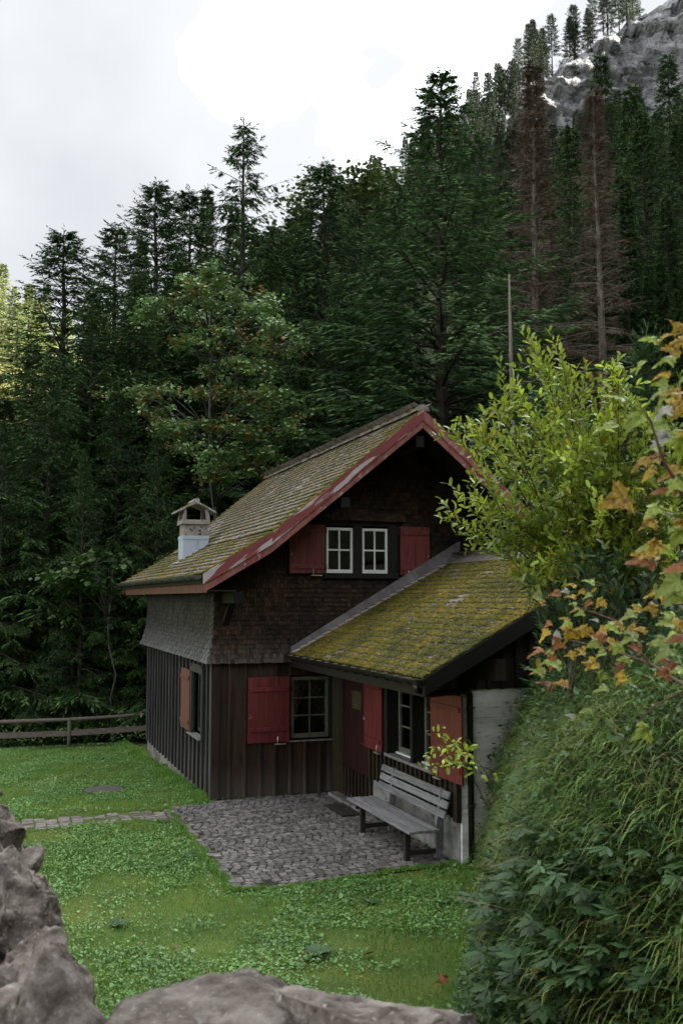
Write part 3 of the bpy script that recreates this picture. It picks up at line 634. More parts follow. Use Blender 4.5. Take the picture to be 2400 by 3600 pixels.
# small hood of shingles over the gable window
for k in range(4):
    zz = 4.93 + k * .055; o_ = .13 - .036 * k; x = 1.93 + (k % 2) * .03 + .02 * k
    while x < 3.60 - .02 * k:
        w = SHW * random.uniform(.8, 1.15); shingle_spots.append(('f', x + w / 2, zz, w, o_, o_ - .05)); x += w
SV = np.array([(-.5, 0, 0), (.5, 0, 0), (.5, 0, 1), (-.5, 0, 1), (-.5, 1, 0), (.5, 1, 0)], float); SFc = [(0, 1, 2, 3), (0, 4, 5, 1), (0, 3, 4), (1, 5, 2)]
def shingle_verts(s):
    kd, c, z, w, o0, o1 = s; h = ROWH * 1.55; th = .026; g = .004
    j = random.uniform(-.004, .004)
    if kd == 'f':
        return [(c - w / 2 + g / 2, -o0 - th + j, z), (c + w / 2 - g / 2, -o0 - th + j, z + random.uniform(-.003, .003)), (c + w / 2 - g / 2, -o1 + .012, z + h), (c - w / 2 + g / 2, -o1 + .012, z + h), (c - w / 2 + g / 2, -o0 + .016, z), (c + w / 2 - g / 2, -o0 + .016, z)]
    return [(-o0 - th + j, c + w / 2 - g / 2, z), (-o0 - th + j, c - w / 2 + g / 2, z + random.uniform(-.003, .003)), (-o1 + .012, c - w / 2 + g / 2, z + h), (-o1 + .012, c + w / 2 - g / 2, z + h), (-o0 + .016, c + w / 2 - g / 2, z), (-o0 + .016, c - w / 2 + g / 2, z)]
def spot_xyz(s): return (s[1], -s[4], s[2]) if s[0] == 'f' else (-s[4], s[1], s[2])
shingle_spots.sort(key=lambda s: depth(spot_xyz(s)) + (3.0 if s[0] == 'f' and (s[1] > 4.2 and s[2] < 4) else 0) + (1.5 if s[2] > 3.6 else 0))
restf, restl = MB(), MB()
SHL = sw2
for i, s in enumerate(shingle_spots):
    v = np.array(shingle_verts(s))
    if i < 300:
        c = np.array(spot_xyz(s)); o = MB().add(v - c, SFc).build('shingle', 'shingle' if s[0] == 'f' else 'shingle_grey', SHF if s[0] == 'f' else SHL); o.location = c
    else: (restf if s[0] == 'f' else restl).add(v, SFc)
tag(restf.build('shingle_field', 'shingle', SHF), kind='stuff'); tag(restl.build('shingle_field', 'shingle_grey', SHL), kind='stuff')

# ---- main roof
Y0, Y1 = -1.44, 9.0
prof = [(-.508, 3.893), (.64, 4.57), (3.4, 6.83)]
def roofpoly(dz): return [(x, z + dz) for x, z in prof] + [(HW - x, z + dz) for x, z in prof[::-1][1:]]
b = MB()
top = roofpoly(-.045); bot = roofpoly(-.16)
for (p, q), (p2, q2) in zip(zip(top[:-1], top[1:]), zip(bot[:-1], bot[1:])):
    b.prism([(p[0], Y0 + .03, p[1]), (q[0], Y0 + .03, q[1]), (q2[0], Y0 + .03, q2[1]), (p2[0], Y0 + .03, p2[1])], (0, Y1 - Y0 - .03, 0))
main_roof = b.build('roof', 'dark_beam', house)
tiles = []                                        # (matrix, roof)
def roof_plane(segs, ya, yb, expo, tw, roof, out, jit=.004, skip=None):
    """segs: profile points from eave to ridge in (x,z); tiles laid in courses along y"""
    dist = [0]
    for a, c in zip(segs[:-1], segs[1:]): dist.append(dist[-1] + math.hypot(c[0] - a[0], c[1] - a[1]))
    total = dist[-1]; n = int(total / expo); r_ = 0
    for r_ in range(n + 1):
        d = r_ * expo - .02
        for i in range(len(segs) - 1):
            if d <= dist[i + 1] or i == len(segs) - 2: break
        a, c = segs[i], segs[i + 1]; t = (d - dist[i]) / (dist[i + 1] - dist[i]); x, z = a[0] + (c[0] - a[0]) * t, a[1] + (c[1] - a[1]) * t
        ux, uz = np.array([c[0] - a[0], c[1] - a[1]]) / math.hypot(c[0] - a[0], c[1] - a[1])
        y = ya - (r_ % 2) * tw * .5
        while y < yb - .02:
            y0_, y1_ = max(y, ya), min(y + tw, yb)
            if y1_ - y0_ > .03 and not (skip and skip((y0_ + y1_) / 2, d / total)):
                out.append((x, (y0_ + y1_) / 2, z, ux, uz, y1_ - y0_, random.uniform(-.25, 1) * jit, random.uniform(-.012, .012), roof, r_))
            y += tw
Lm = []
roof_plane(prof, Y0, Y1, .163, .20, main_roof, Lm)
rightm = []
roof_plane([(HW - x, z) for x, z in prof], Y0, Y1, .163, .20, main_roof, rightm)
TLEN, TTH = .24, .014
TV = np.array([(0, -.5, 0), (0, .5, 0), (1, .5, 0), (1, -.5, 0), (0, -.5, 1), (0, .5, 1), (1, .5, 1), (1, -.5, 1)], float) * (TLEN, 1, TTH)
TF = [(4, 7, 6, 5), (0, 4, 5, 1), (0, 3, 7, 4), (1, 5, 6, 2)]
def tile_mat(t):
    x, y, z, ux, uz, w, j, rot, _, _ = t
    nx, nz = (-uz, ux) if ux > 0 else (uz, -ux)
    U_ = np.array([ux, 0, uz]); N_ = np.array([nx, 0, nz]); tilt = -.085
    U2 = U_ * math.cos(tilt) + N_ * math.sin(tilt); N2 = N_ * math.cos(tilt) - U_ * math.sin(tilt)
    Yv = np.array([0, 1., 0]); U3 = U2 + Yv * rot; m = np.eye(4)
    m[:3, 0] = U3; m[:3, 1] = Yv * (w - .005); m[:3, 2] = N2; m[:3, 3] = np.array([x, y, z]) + N_ * (j + .002)
    return m
# ---- annex geometry (needed before the tiles are built)
AX, AY = 2.23, -5.07
AR, AZR = 4.73, 4.28
aprof = [(1.395, 2.50), (AR, AZR)]
YA0, YA1 = -5.82, -.10
b = MB()
for sg in (1, -1):
    p, q = (1.395, 2.50), (AR, AZR)
    if sg == -1: p, q = (2 * AR - 1.395, 2.50), (AR, AZR)
    b.prism([(p[0], YA0 + .03, p[1] - .03), (q[0], YA0 + .03, q[1] - .03), (q[0], YA0 + .03, q[1] - .14), (p[0], YA0 + .03, p[1] - .10)], (0, -YA0 - .03 - .005, 0))
annex_roof = b.build('annex_roof', 'dark_beam', house)
La_ = []
roof_plane(aprof, YA0, YA1, .163, .20, annex_roof, La_, skip=lambda y, t: t > .955)
ra_ = []; roof_plane([(2 * AR - x, z) for x, z in aprof], YA0, YA1, .163, .20, annex_roof, ra_)
tile_me = MB().add(TV, TF).mesh('roof_tile', 'tile')
cand = sorted(Lm + La_, key=lambda t: depth((t[0], t[1], t[2])))
fld = {main_roof.name: MB(), annex_roof.name: MB()}
for i, t in enumerate(cand + rightm + ra_):
    m = tile_mat(t)
    if i < 300: o = link('roof_tile', tile_me, t[8]); o.matrix_basis = Matrix(m.tolist())
    else: fld[t[8].name].add(TV @ m[:3, :3].T + m[:3, 3], TF)
tag(fld[main_roof.name].build('roof_tile_field', 'tile', main_roof), kind='stuff'); tag(fld[annex_roof.name].build('roof_tile_field', 'tile', annex_roof), kind='stuff')

# ---- moss: small cushions, thickest along the lower edge of each course
def blob_shape(n=5):
    v = [(math.cos(2 * math.pi * i / n), math.sin(2 * math.pi * i / n), -.25) for i in range(n)] + [(.68 * math.cos(2 * math.pi * (i + .5) / n), .68 * math.sin(2 * math.pi * (i + .5) / n), .62) for i in range(n)] + [(0, 0, 1)]
    f = [(i, (i + 1) % n, n + i) for i in range(n)] + [((i + 1) % n, n + (i + 1) % n, n + i) for i in range(n)] + [(n + i, n + (i + 1) % n, 2 * n) for i in range(n)]
    return np.array(v), np.array(f)
BV, BF = blob_shape()
def moss(tiles_, roof, m, per, lo_thr, spread, size, seed, edge_bias=2.0):
    r = np.random.default_rng(seed); pos, X, S = [], [], []
    for t in tiles_:
        x, y, z, ux, uz, w, j, rot, _, row = t
        nx, nz = (-uz, ux) if ux > 0 else (uz, -ux)
        for k in range(per):
            a = r.uniform(-.5, .5) * w; d = r.beta(1, edge_bias) * spread - .012
            p = np.array([x + ux * d, y + a, z + uz * d]); n_ = mnoise.fractal(Vector((p[0] * 1.1, p[1] * 1.1, seed * 3.7)), 1, 2, 3) + .35 * mnoise.noise(Vector((p[0] * 9, p[1] * 9, 1)))
            if n_ < lo_thr - (.25 if d < .02 else 0): continue
            p = p + np.array([nx, 0, nz]) * (j + TTH + .004 + .085 * (.0 - d) * .9 + .008); pos.append(p); X.append((ux, r.uniform(-.5, .5), uz)); S.append(r.uniform(.5, 1.25) * size)
    pos, X, S = np.array(pos), np.array(X), np.array(S)
    nrm = np.tile(np.array([[0, 1., 0]]), (len(pos), 1)); mt = frames(pos, X, nrm, S * 1.1, S * 1.3, S * .62)
    v, f = scatter_shape(BV, BF, mt)
    tag(link('moss', idx_mesh('moss', v, f, m, smooth=False), roof), kind='stuff')
moss(Lm, main_roof, 'moss', 8, -.18, .035, .017, 3, 3.0)
moss([t for t in Lm if t[9] < 9 or t[1] < -1.0], main_roof, 'moss', 5, .12, .10, .022, 5, 2)
moss(La_, annex_roof, 'moss_green', 23, -.6, .15, .022, 9, 1.35)
# eave fringe of moss
ex = []
for y in np.arange(Y0, Y1, .018): ex.append((-.525 + random.uniform(-.01, .012), y, 3.905 + random.uniform(-.02, .006)))
for y in np.arange(YA0, YA1, .02):
    if random.random() < .75: ex.append((1.385 + random.uniform(-.01, .012), y, 2.525 + random.uniform(-.03, .006)))
for s in np.arange(0, 1, .004):                    # along the two barge edges
    px_ = prof[0][0] + s * (3.4 - prof[0][0]); ex.append((px_, Y0 - .015 + random.uniform(-.01, .02), roof_z(px_) + .015))
    if random.random() < .8: ex.append((1.395 + s * 3.3, YA0 - .01 + random.uniform(-.01, .02), 2.53 + s * 3.3 * .534))
ex = np.array(ex); mt = frames(ex, np.tile([[1., 0, .6]], (len(ex), 1)) + rng.normal(0, .3, (len(ex), 3)), np.tile([[0, 1., 0]], (len(ex), 1)), *(rng.uniform(.012, .026, (3, len(ex)))))
v, f = scatter_shape(BV, BF, mt); tag(link('moss', idx_mesh('moss', v, f, 'moss'), main_roof), kind='stuff')
# ---- ridge caps
rc = MB()
n_ = 12; capv = []
for s in (0, 1):
    for i in range(n_ + 1):
        a = math.pi * i / n_; rr = .115 - .012 * s; capv.append((math.cos(a) * rr * 1.1, s * .40, math.sin(a) * rr))
capme = MB().add(capv, [(i, i + 1, n_ + 2 + i, n_ + 1 + i) for i in range(n_)] + [tuple(range(n_, -1, -1))]).mesh('ridge_cap', 'tile', True)
y = Y0 - .02
while y < Y1 - .3:
    o = link('ridge_cap', capme, main_roof); o.location = (3.4, y, 6.80 + random.uniform(-.006, .006)); o.rotation_euler = (.02, random.uniform(-.03, .03), 0); y += .36
mp_ = []
for y in np.arange(Y0, Y1, .022):
    for k in range(2):
        if mnoise.noise(Vector((y * .8, k, 4))) > -.15:
            a = random.uniform(.3, 2.9); mp_.append((3.4 + math.cos(a) * .12, y, 6.81 + math.sin(a) * .112))
mp_ = np.array(mp_); mt = frames(mp_, rand_unit(len(mp_)), rand_unit(len(mp_)), *(rng.uniform(.012, .03, (3, len(mp_))))); v, f = scatter_shape(BV, BF, mt)
tag(link('moss', idx_mesh('moss', v, f, 'moss'), main_roof), kind='stuff')
# annex ridge: long strip tiles laid down the slope
ux_, uz_ = (AR - 1.395), (AZR - 2.50); ll = math.hypot(ux_, uz_); ux_, uz_ = ux_ / ll, uz_ / ll
y = YA0
while y < YA1:
    P0 = np.array([AR - ux_ * .36, 0, AZR - uz_ * .36]); P1 = np.array([AR + .01, 0, AZR + .005]); nn_ = np.array([-uz_, 0, ux_])
    b = MB(); q = [P0 + nn_ * .045, P1 + nn_ * .045, P1 + nn_ * .03, P0 + nn_ * .03]; b.prism([p + np.array([0, y, 0]) for p in q], (0, .152, 0)); b.build('ridge_tile', 'tile', annex_roof); y += .16
    if y > YA1 - .02: break
# ---- barge boards, fascia, soffit
def barge(dz0, dz1, y0, y1, m, x_end):
    for sg in (0, 1):
        pr = [(max(x, x_end) if i == 0 else x, z + (.59 * (x_end - x) if i == 0 else 0)) for i, (x, z) in enumerate(prof)]
        if sg: pr = [(HW - x, z) for x, z in pr]
        for a, c in zip(pr[:-1], pr[1:]):
            b = MB(); e = .0 if sg == 0 else .002
            b.prism([(a[0], y0 + e, a[1] + dz0), (c[0], y0 + e, c[1] + dz0), (c[0], y0 + e, c[1] + dz1), (a[0], y0 + e, a[1] + dz1)], (0, y1 - y0, 0)); b.build('barge_board', m if sg == 0 else 'barge_low', main_roof, bevel=.006)
barge(.0, -.195, Y0 - .035, Y0 - .005, 'barge', -.508)
barge(-.165, -.325, Y0 - .004, Y0 + .03, 'barge_low', -.45)
b = MB()
for (x0, z0), (x1, z1) in ((prof[0], prof[1]), (prof[1], prof[2])):
    b.prism([(x0, Y1 - .03, z0 - .01), (x1, Y1 - .03, z1 - .01), (x1, Y1 - .03, z1 - .3), (x0, Y1 - .03, z0 - .3)], (0, .03, 0))
b.build('barge_board', 'barge_low', main_roof)
b = MB(); b.box(-.45, -.418, Y0 + .034, 8.82, 3.577, 3.79); b.build('fascia', 'fascia', main_roof, bevel=.004)
b = MB(); b.box(-.417, .06, Y0 + .04, 8.8, 3.60, 3.625); b.build('soffit', 'dark_beam', main_roof)
for yb in (.25, 3.6, 7.2):                         # eave beam ends and purlins carrying the overhang
    pass
for (x, z, w, h) in ((.12, 3.50, .18, .20), (1.9, 5.14, .16, .18), (3.32, 6.28, .16, .2), (4.74, 5.14, .16, .18)):
    b = MB(); b.box(x, x + w, Y0 + .5 if x < .2 else Y0 + .12, .05, z - h / 2, z + h / 2); b.build('purlin', 'dark_beam', house, bevel=.01)
b = MB(); b.prism([(.14, -.9, 3.62), (.14, -.78, 3.62), (.14, -.05, 3.02), (.14, -.05, 3.16)], (.10, 0, 0)); b.build('brace', 'dark_beam', house, bevel=.006)
# ---- gutter
def gutter(x, z, ya, yb, r_, m, roof, brk, bm, tips=None):
    n = 10; v = []
    for y in (ya, yb):
        for rr in (r_, r_ - .006):
            for i in range(n + 1): a = math.pi + math.pi * i / n; v.append((x + rr * math.cos(a), y, z + rr * math.sin(a)))
    k = n + 1; f = [(i, i + 1, 2 * k + i + 1, 2 * k + i) for i in range(n)] + [(k + i + 1, k + i, 3 * k + i, 3 * k + i + 1) for i in range(n)] + [(0, 2 * k, 3 * k, k), (n, k + n, 3 * k + n, 2 * k + n)]
    f += [tuple(range(k - 1, -1, -1)), tuple(range(2 * k, 3 * k))]
    g = MB().add(v, f).build('gutter', m, roof, smooth=False)
    b0 = MB(); b0.tube([(x - r_, ya, z + .004), (x - r_, yb, z + .004)], .009, 6); b0.build('gutter_rim', m, g)
    for y in brk:
        P = [(x + (r_ + .006) * math.cos(a), y, z + (r_ + .006) * math.sin(a)) for a in np.linspace(math.pi, 2 * math.pi, 9)]
        b1 = MB(); b1.tube([(x - r_ + .01, y, z + .02)] + P + [(x + r_ + .06, y, z + .06)], .011, 5); b1.build('gutter_bracket', bm, g)
        if tips:
            b2 = MB(); b2.box(x - r_ - .012, x - r_ + .055, y - .011, y + .011, z + .008, z + .018); b2.build('bracket_tip', 'steel', g)
    return g
gutter(-.585, 3.865, Y0 + .01, 8.95, .075, 'gutter', main_roof, np.arange(-1.1, 8.9, .62), 'gutter')
gutter(1.33, 2.475, -5.86, -.06, .07, 'gutter_dark', annex_roof, np.arange(-5.6, -.1, .4), 'gutter_dark', tips=True)
b = MB(); b.box(1.40, 1.43, YA0 + .03, -.05, 2.26, 2.46); b.build('fascia', 'dark_beam', annex_roof)
for a, c, o in (((1.38, 2.49), (AR, AZR - .01), 0), ((2 * AR - 1.38, 2.49), (AR, AZR - .01), .002)):
    b = MB(); b.prism([(a[0], YA0 - .03 + o, a[1]), (c[0], YA0 - .03 + o, c[1]), (c[0], YA0 - .03 + o, c[1] - .25), (a[0], YA0 - .03 + o, a[1] - .22)], (0, .04, 0)); b.build('barge_board', 'dark_beam', annex_roof, bevel=.006)
# ---- flashing where the annex roof meets the gable
b = MB(); b.prism([(1.36, -.165, 2.36), (AR, -.165, AZR + .02), (AR + .02, -.165, AZR + .30), (AR - .05, -.165, AZR + .28), (1.36, -.165, 2.62)], (0, .02, 0)); b.build('flashing', 'lead', annex_roof)
for k in range(23):
    d = k * .163; x, z = 1.395 + ux_ * d, 2.50 + uz_ * d; nn_ = np.array([-uz_, 0, ux_])
    A = np.array([x, 0, z]) + nn_ * .050; B_ = A + np.array([ux_, 0, uz_]) * .21 - nn_ * .022
    b = MB(); b.prism([A + np.array([0, -.32, 0]), B_ + np.array([0, -.32, 0]), B_ + np.array([0, -.32, 0]) - nn_ * .012, A + np.array([0, -.32, 0]) - nn_ * .012], (0, .15, 0)); b.build('flashing_tile', 'flashing_tile', annex_roof)

# ---- chimney
ch = empty('chimney_anchor'); bpy.data.objects.remove(ch)
cx0, cx1, cy0, cy1 = .25, .78, 4.43, 4.98
b = MB(); b.box(cx0, cx1, cy0, cy1, 4.0, 5.14); chim = b.build('chimney', 'chimney', house, bevel=.008)
b = MB(); b.box(cx0 - .018, cx1 + .018, cy0 - .018, cy1 + .018, 4.0, 4.80); b.build('zinc_skirt', 'zinc', chim)
b = MB(); b.box(cx0 - .028, cx1 + .028, cy0 - .028, cy1 + .028, 4.80, 4.885); b.build('zinc_collar', 'zinc', chim, bevel=.004)
b = MB(); b.box(.545, .552, cy0 - .022, cy0 - .018, 4.2, 4.80); b.build('seam', 'lead', chim)
b = MB(); b.prism([(-.05, cy0 - .1, 4.17), (.9, cy0 - .1, 4.765), (.9, cy0 - .1, 4.77), (-.05, cy0 - .1, 4.178)], (0, .75, 0)); b.build('chimney_flashing', 'zinc', chim)
# cap: tapered box with openings
def ring(z, e): return [(cx0 - e, cy0 - e, z), (cx1 + e, cy0 - e, z), (cx1 + e, cy1 + e, z), (cx0 - e, cy1 + e, z)]
b = MB()
R0, R1 = ring(5.14, .055), ring(5.24, .045)
b.add(R0 + R1, [(3, 2, 1, 0), (4, 5, 6, 7)] + [(i, (i + 1) % 4, (i + 1) % 4 + 4, i + 4) for i in range(4)])
for ix in (0, 1):
    for iy in (0, 1):
        sx, sy = (1, -1)[ix], (1, -1)[iy]; X0, X1 = (cx0 - .045, cx1 + .045)[ix], (cx0 - .005, cx1 + .005)[ix]; Yy0, Yy1 = (cy0 - .045, cy1 + .045)[iy], (cy0 - .005, cy1 + .005)[iy]
        v = [(X0, Yy0, 5.23), (X0 + sx * .09, Yy0, 5.23), (X0 + sx * .09, Yy0 + sy * .09, 5.23), (X0, Yy0 + sy * .09, 5.23), (X1, Yy1, 5.50), (X1 + sx * .06, Yy1, 5.50), (X1 + sx * .06, Yy1 + sy * .06, 5.50), (X1, Yy1 + sy * .06, 5.50)]
        f = [(0, 1, 5, 4), (1, 2, 6, 5), (2, 3, 7, 6), (3, 0, 4, 7), (4, 5, 6, 7)]
        if sx * sy < 0: f = [q[::-1] for q in f]
        b.add(v, f)
b.build('cap_body', 'chimney_cap', chim, bevel=.006)
for sg in (0, 1):
    e = cx0 - .17 if sg == 0 else cx1 + .17; mid = (cx0 + cx1) / 2; d = .0 if sg == 0 else .001
    b = MB(); pts = [(e, 5.43), (mid, 5.66), (mid, 5.60), (e + (mid - e) * .42, 5.50), (e + (mid - e) * .36, 5.46), (e, 5.395)]
    b.prism([(x, cy0 - .10 - d, z) for x, z in pts], (0, cy1 - cy0 + .2 + 2 * d, 0)); b.build('cap_roof', 'chimney_cap', chim, bevel=.008)
b = MB(); b.tube([(.515, cy0 - .11, 5.66), (.515, cy1 + .11, 5.66)], .062, 14); b.build('cap_ridge', 'chimney_cap', chim, smooth=False)
mp_ = np.array([(.515 + random.uniform(-.36, -.02), random.uniform(cy0 - .05, cy1 + .05), 0) for _ in range(160)]); mp_[:, 2] = 5.66 - np.abs(mp_[:, 0] - .515) * .535 + .01
mp_ = mp_[[mnoise.noise(Vector((p[0] * 6, p[1] * 6, 0))) > .02 for p in mp_]]
mt = frames(mp_, rand_unit(len(mp_)), rand_unit(len(mp_)), *(rng.uniform(.008, .02, (3, len(mp_))))); v, f = scatter_shape(BV, BF, mt); tag(link('moss', idx_mesh('moss', v, f, 'moss'), chim), kind='stuff')

# ---- annex walls
b = MB(); b.box(AX + .02, 7.2, AY + .03, .2, -.3, .56); b.build('plinth', 'plinth_grey', house)
b = MB(); b.box(AX + .35, 7.2, AY + .30, .0, -.1, 2.5); b.build('core', 'black', house)
AWIN = (-4.36, -2.62, 1.07, 2.25)
DOOR = (-1.80, -.58, 0, 2.16)
wall_boards('y', AX, AY, -.04, .56, 2.62, .165, 'board_olive', holes=[AWIN, DOOR], out=-1, batten=.045, bm='board_olive')
b = MB(); b.box(AX - .03, AX + .03, -.58, -.45, .05, 2.3); b.build('door_frame', 'board_olive', house, bevel=.004)
b = MB(); b.box(AX - .03, AX + .03, -1.90, -1.80, .05, 2.3); b.build('door_frame', 'board_olive', house, bevel=.004)
b = MB(); b.box(AX - .04, AX + .04, -.45, -.0, .0, 2.4); b.build('wall_panel', 'board_olive', house)
b = MB()
for i in range(6): b.box(AX + .0, AX + .05, -1.80 + i * .2035 + .0015, -1.80 + (i + 1) * .2035 - .0015, .12, 2.16)
door = b.build('door', 'red_dark', house, bevel=.003)
b = MB(); b.box(AX - .02, AX + .0, -1.46, -1.02, 1.60, 1.90); pl = b.build('plaque', 'plaque', door)
b = MB()
for k in range(6): b.box(AX - .024, AX - .0202, -1.43 + .02 * (k % 2), -1.06 - .03 * (k % 3), 1.645 + k * .04, 1.658 + k * .04)
b.build('plaque_lettering', 'iron', pl)
b = MB(); b.tube([(AX - .01, -1.70, 1.08), (AX - .07, -1.70, 1.08), (AX - .07, -1.60, 1.08)], .011, 8); b.build('door_handle', 'iron', door)
b = MB(); b.box(2.02, AX, -1.95, -.3, -.02, .06); b.build('door_step', 'plinth', house, bevel=.01)
# annex windows: deep reveals with a post between
b = MB(); b.box(AX - .07, AX + .16, -4.40, -2.58, 1.03, 1.075); b.build('window_sill', 'sill', house, bevel=.006)
for y0, y1 in ((-2.68, -2.58), (-3.66, -3.58), (-4.40, -4.34)):
    b = MB(); b.box(AX - .055, AX + .16, y0, y1, 1.075, 2.28); b.build('window_casing', 'dark_beam', house, bevel=.005)
b = MB(); b.box(AX - .055, AX + .16, -4.40, -2.58, 2.2, 2.30); b.build('window_casing', 'dark_beam', house)
window('y', AX, -3.575, -2.685, 1.10, 2.20, 'cream', 3, 2, rec=.14, fr=.06)
window('y', AX, -4.335, -3.665, 1.10, 2.20, 'cream', 3, 2, rec=.14, fr=.06)
for y0, y1 in ((-3.575, -2.685), (-4.335, -3.665)):
    b = MB(); b.box(AX + .09, AX + .16, y0, y1, 1.076, 1.10); b.build('window_board', 'white', house)
shutter('y', AX, -2.53, -1.77, 1.06, 2.22, 'red', 0, stay=True, off=.06)
shutter('y', AX, -5.33, -4.37, 1.05, 2.20, 'red', 1, stay=True, off=.06, bat=(.15, .84))
b = MB(); b.box(AX - .05, AX + .02, AY - .02, AY + .10, .52, 2.55); b.build('corner_board', 'board_olive', house, bevel=.004)
# annex front wall: concrete below, boards above
b = MB()
for z0, z1, d in ((-.3, .68, .0), (.685, 1.283, .006), (1.288, 1.873, .002), (1.878, 2.268, .007)):
    b.box(AX + .03, 7.15, AY - .01 + d, AY + .25, z0, z1)
b.build('concrete_wall', 'concrete', house, bevel=.004)
wall_boards('x', AY - .03, AX, 7.2, 2.262, lambda x: min(2.50 + (x - 1.395) * .534, 2.50 + (2 * AR - 1.395 - x) * .534) - .13, .22, 'board', out=-1, batten=.05, bm='board')
b = MB(); b.box(2.44, 2.57, YA0 + .05, AY, 2.43, 2.70); b.build('purlin', 'board_olive', house, bevel=.006)
b = MB(); b.box(4.65, 4.8, YA0 + .05, AY, 3.95, 4.15); b.build('purlin', 'board_olive', house, bevel=.006)
# downpipe
b = MB(); b.tube([(1.33, -5.70, 2.42), (1.34, -5.70, 2.34), (1.55, -5.6, 2.27), (2.30, -5.19, 2.26), (2.36, -5.155, 2.22), (2.362, -5.15, 2.1), (2.362, -5.15, -.05)], .042, 10); dp = b.build('downpipe', 'gutter_dark', house, smooth=True)
for z in (.75, 1.55, 2.02):
    b = MB(); b.tube([(2.362, -5.15, z - .012), (2.362, -5.15, z + .012)], .05, 10); b.tube([(2.40, -5.14, z), (2.46, -5.10, z)], .012, 6); b.build('pipe_clip', 'gutter_dark', dp)

# ================================================================== BENCH
bench = empty('garden_bench', (0, 0, 0)); tag(bench, 'weathered silver grey slatted wooden bench against the annex wall', 'bench')
for i in range(4):
    x0 = 1.50 + i * .112; b = MB(); b.box(x0, x0 + .102, -5.06 + random.uniform(-.015, .015), -2.72 + random.uniform(-.015, .015), .415, .452 + .003 * (i % 2)); b.build('seat_slat', 'bench', bench, bevel=.007)
for k, (z, x) in enumerate(((.61, 2.045), (.735, 2.075), (.86, 2.105))):
    b = MB(); b.prism([(x - .012, 0, z - .045), (x + .018, 0, z + .05), (x + .045, 0, z + .043), (x + .015, 0, z - .052)], (0, 2.38, 0)); o = b.build('back_slat', 'bench', bench, bevel=.004); o.location = (0, -5.0 + random.uniform(-.01, .01), 0)
for y in (-3.09, -4.75):
    b = MB(); b.box(1.57, 1.65, y - .03, y + .03, -.01, .414); b.build('leg', 'bench_leg', bench, bevel=.005)
    b = MB(); b.prism([(2.02, y - .03, -.01), (2.12, y - .03, -.01), (2.16, y - .03, .92), (2.105, y - .03, .92), (2.03, y - .03, .45)], (0, .06, 0)); b.build('back_leg', 'bench', bench, bevel=.005)
    b = MB(); b.box(1.65, 2.03, y - .022, y + .022, .07, .13); b.build('stretcher', 'bench_leg', bench, bevel=.004)
    b = MB(); b.box(1.52, 2.03, y + .032, y + .07, .34, .413); b.build('seat_bearer', 'bench_leg', bench, bevel=.004)
# doormat grate
dm = empty('door_mat', (1.86, -1.56, -.005)); tag(dm, 'dark iron foot scraper grate in the paving before the red door', 'door mat')
b = MB(); b.box(-.19, .19, -.45, .45, .0, .022); b.build('tray', 'black', dm)
for k in range(11): b = MB(); b.box(-.18 + k * .0342, -.18 + k * .0342 + .012, -.44, .44, .022, .034); b.build('bar', 'iron', dm)
# ================================================================== FENCE
fence = empty('pole_fence', (-1.6, 10.7, -.53)); tag(fence, 'low rustic fence with round pole rail on top and plank below, beyond the lawn', 'fence')
FP = lambda px: (lambda p: p)(on_z(px, 2623, -.52))
pts = []
for px, py in ((-420, 2561), (-150, 2548), (0, 2536), (247, 2527), (400, 2517), (520, 2508), (640, 2502)):
    g = on_z(px, 2623 - (px - 247) * .02, -.52); d = pray(px, py); t = (np.hypot(*(g[:2] - CAM[:2]))) / np.hypot(*d[:2]); pts.append(CAM + d * t + np.array([0, 0, -.02]))
pts = np.array(pts); FO = np.array([-1.6, 10.7, -.53])
b = MB(); b.tube(pts - FO, [.05, .052, .055, .05, .046, .043, .04], 10); b.build('rail', 'wood_rail', fence, smooth=True)
low = pts.copy(); low[:, 2] -= .44; low = low + (CAM - low) / np.linalg.norm(CAM - low, axis=1)[:, None] * .02
for i in (0, 2, 3, 4):
    a, c = low[i] - FO, low[i + (2 if i == 0 else 1)] - FO
    if i == 4: c = low[6] - FO
    d = (c - a) / np.linalg.norm(c - a); nrm = np.cross(d, (0, 0, 1)) * .035
    b = MB(); b.prism([a, c, c + np.array([0, 0, .145]), a + np.array([0, 0, .15])], nrm); b.build('plank', 'wood_rail', fence, bevel=.008)
for px in (-330, 247, 640):
    i = 3 if px == 247 else (0 if px < 0 else 6); p = pts[i] - FO
    q = p + np.array([0, 0, 0]); b = MB(); b.tube([(q[0] - .03 * FH[0], q[1] - .03 * FH[1], -.35), (q[0] - .03 * FH[0], q[1] - .03 * FH[1], q[2] - .03)], .055, 9); b.build('post', 'wood_green', fence, smooth=True)

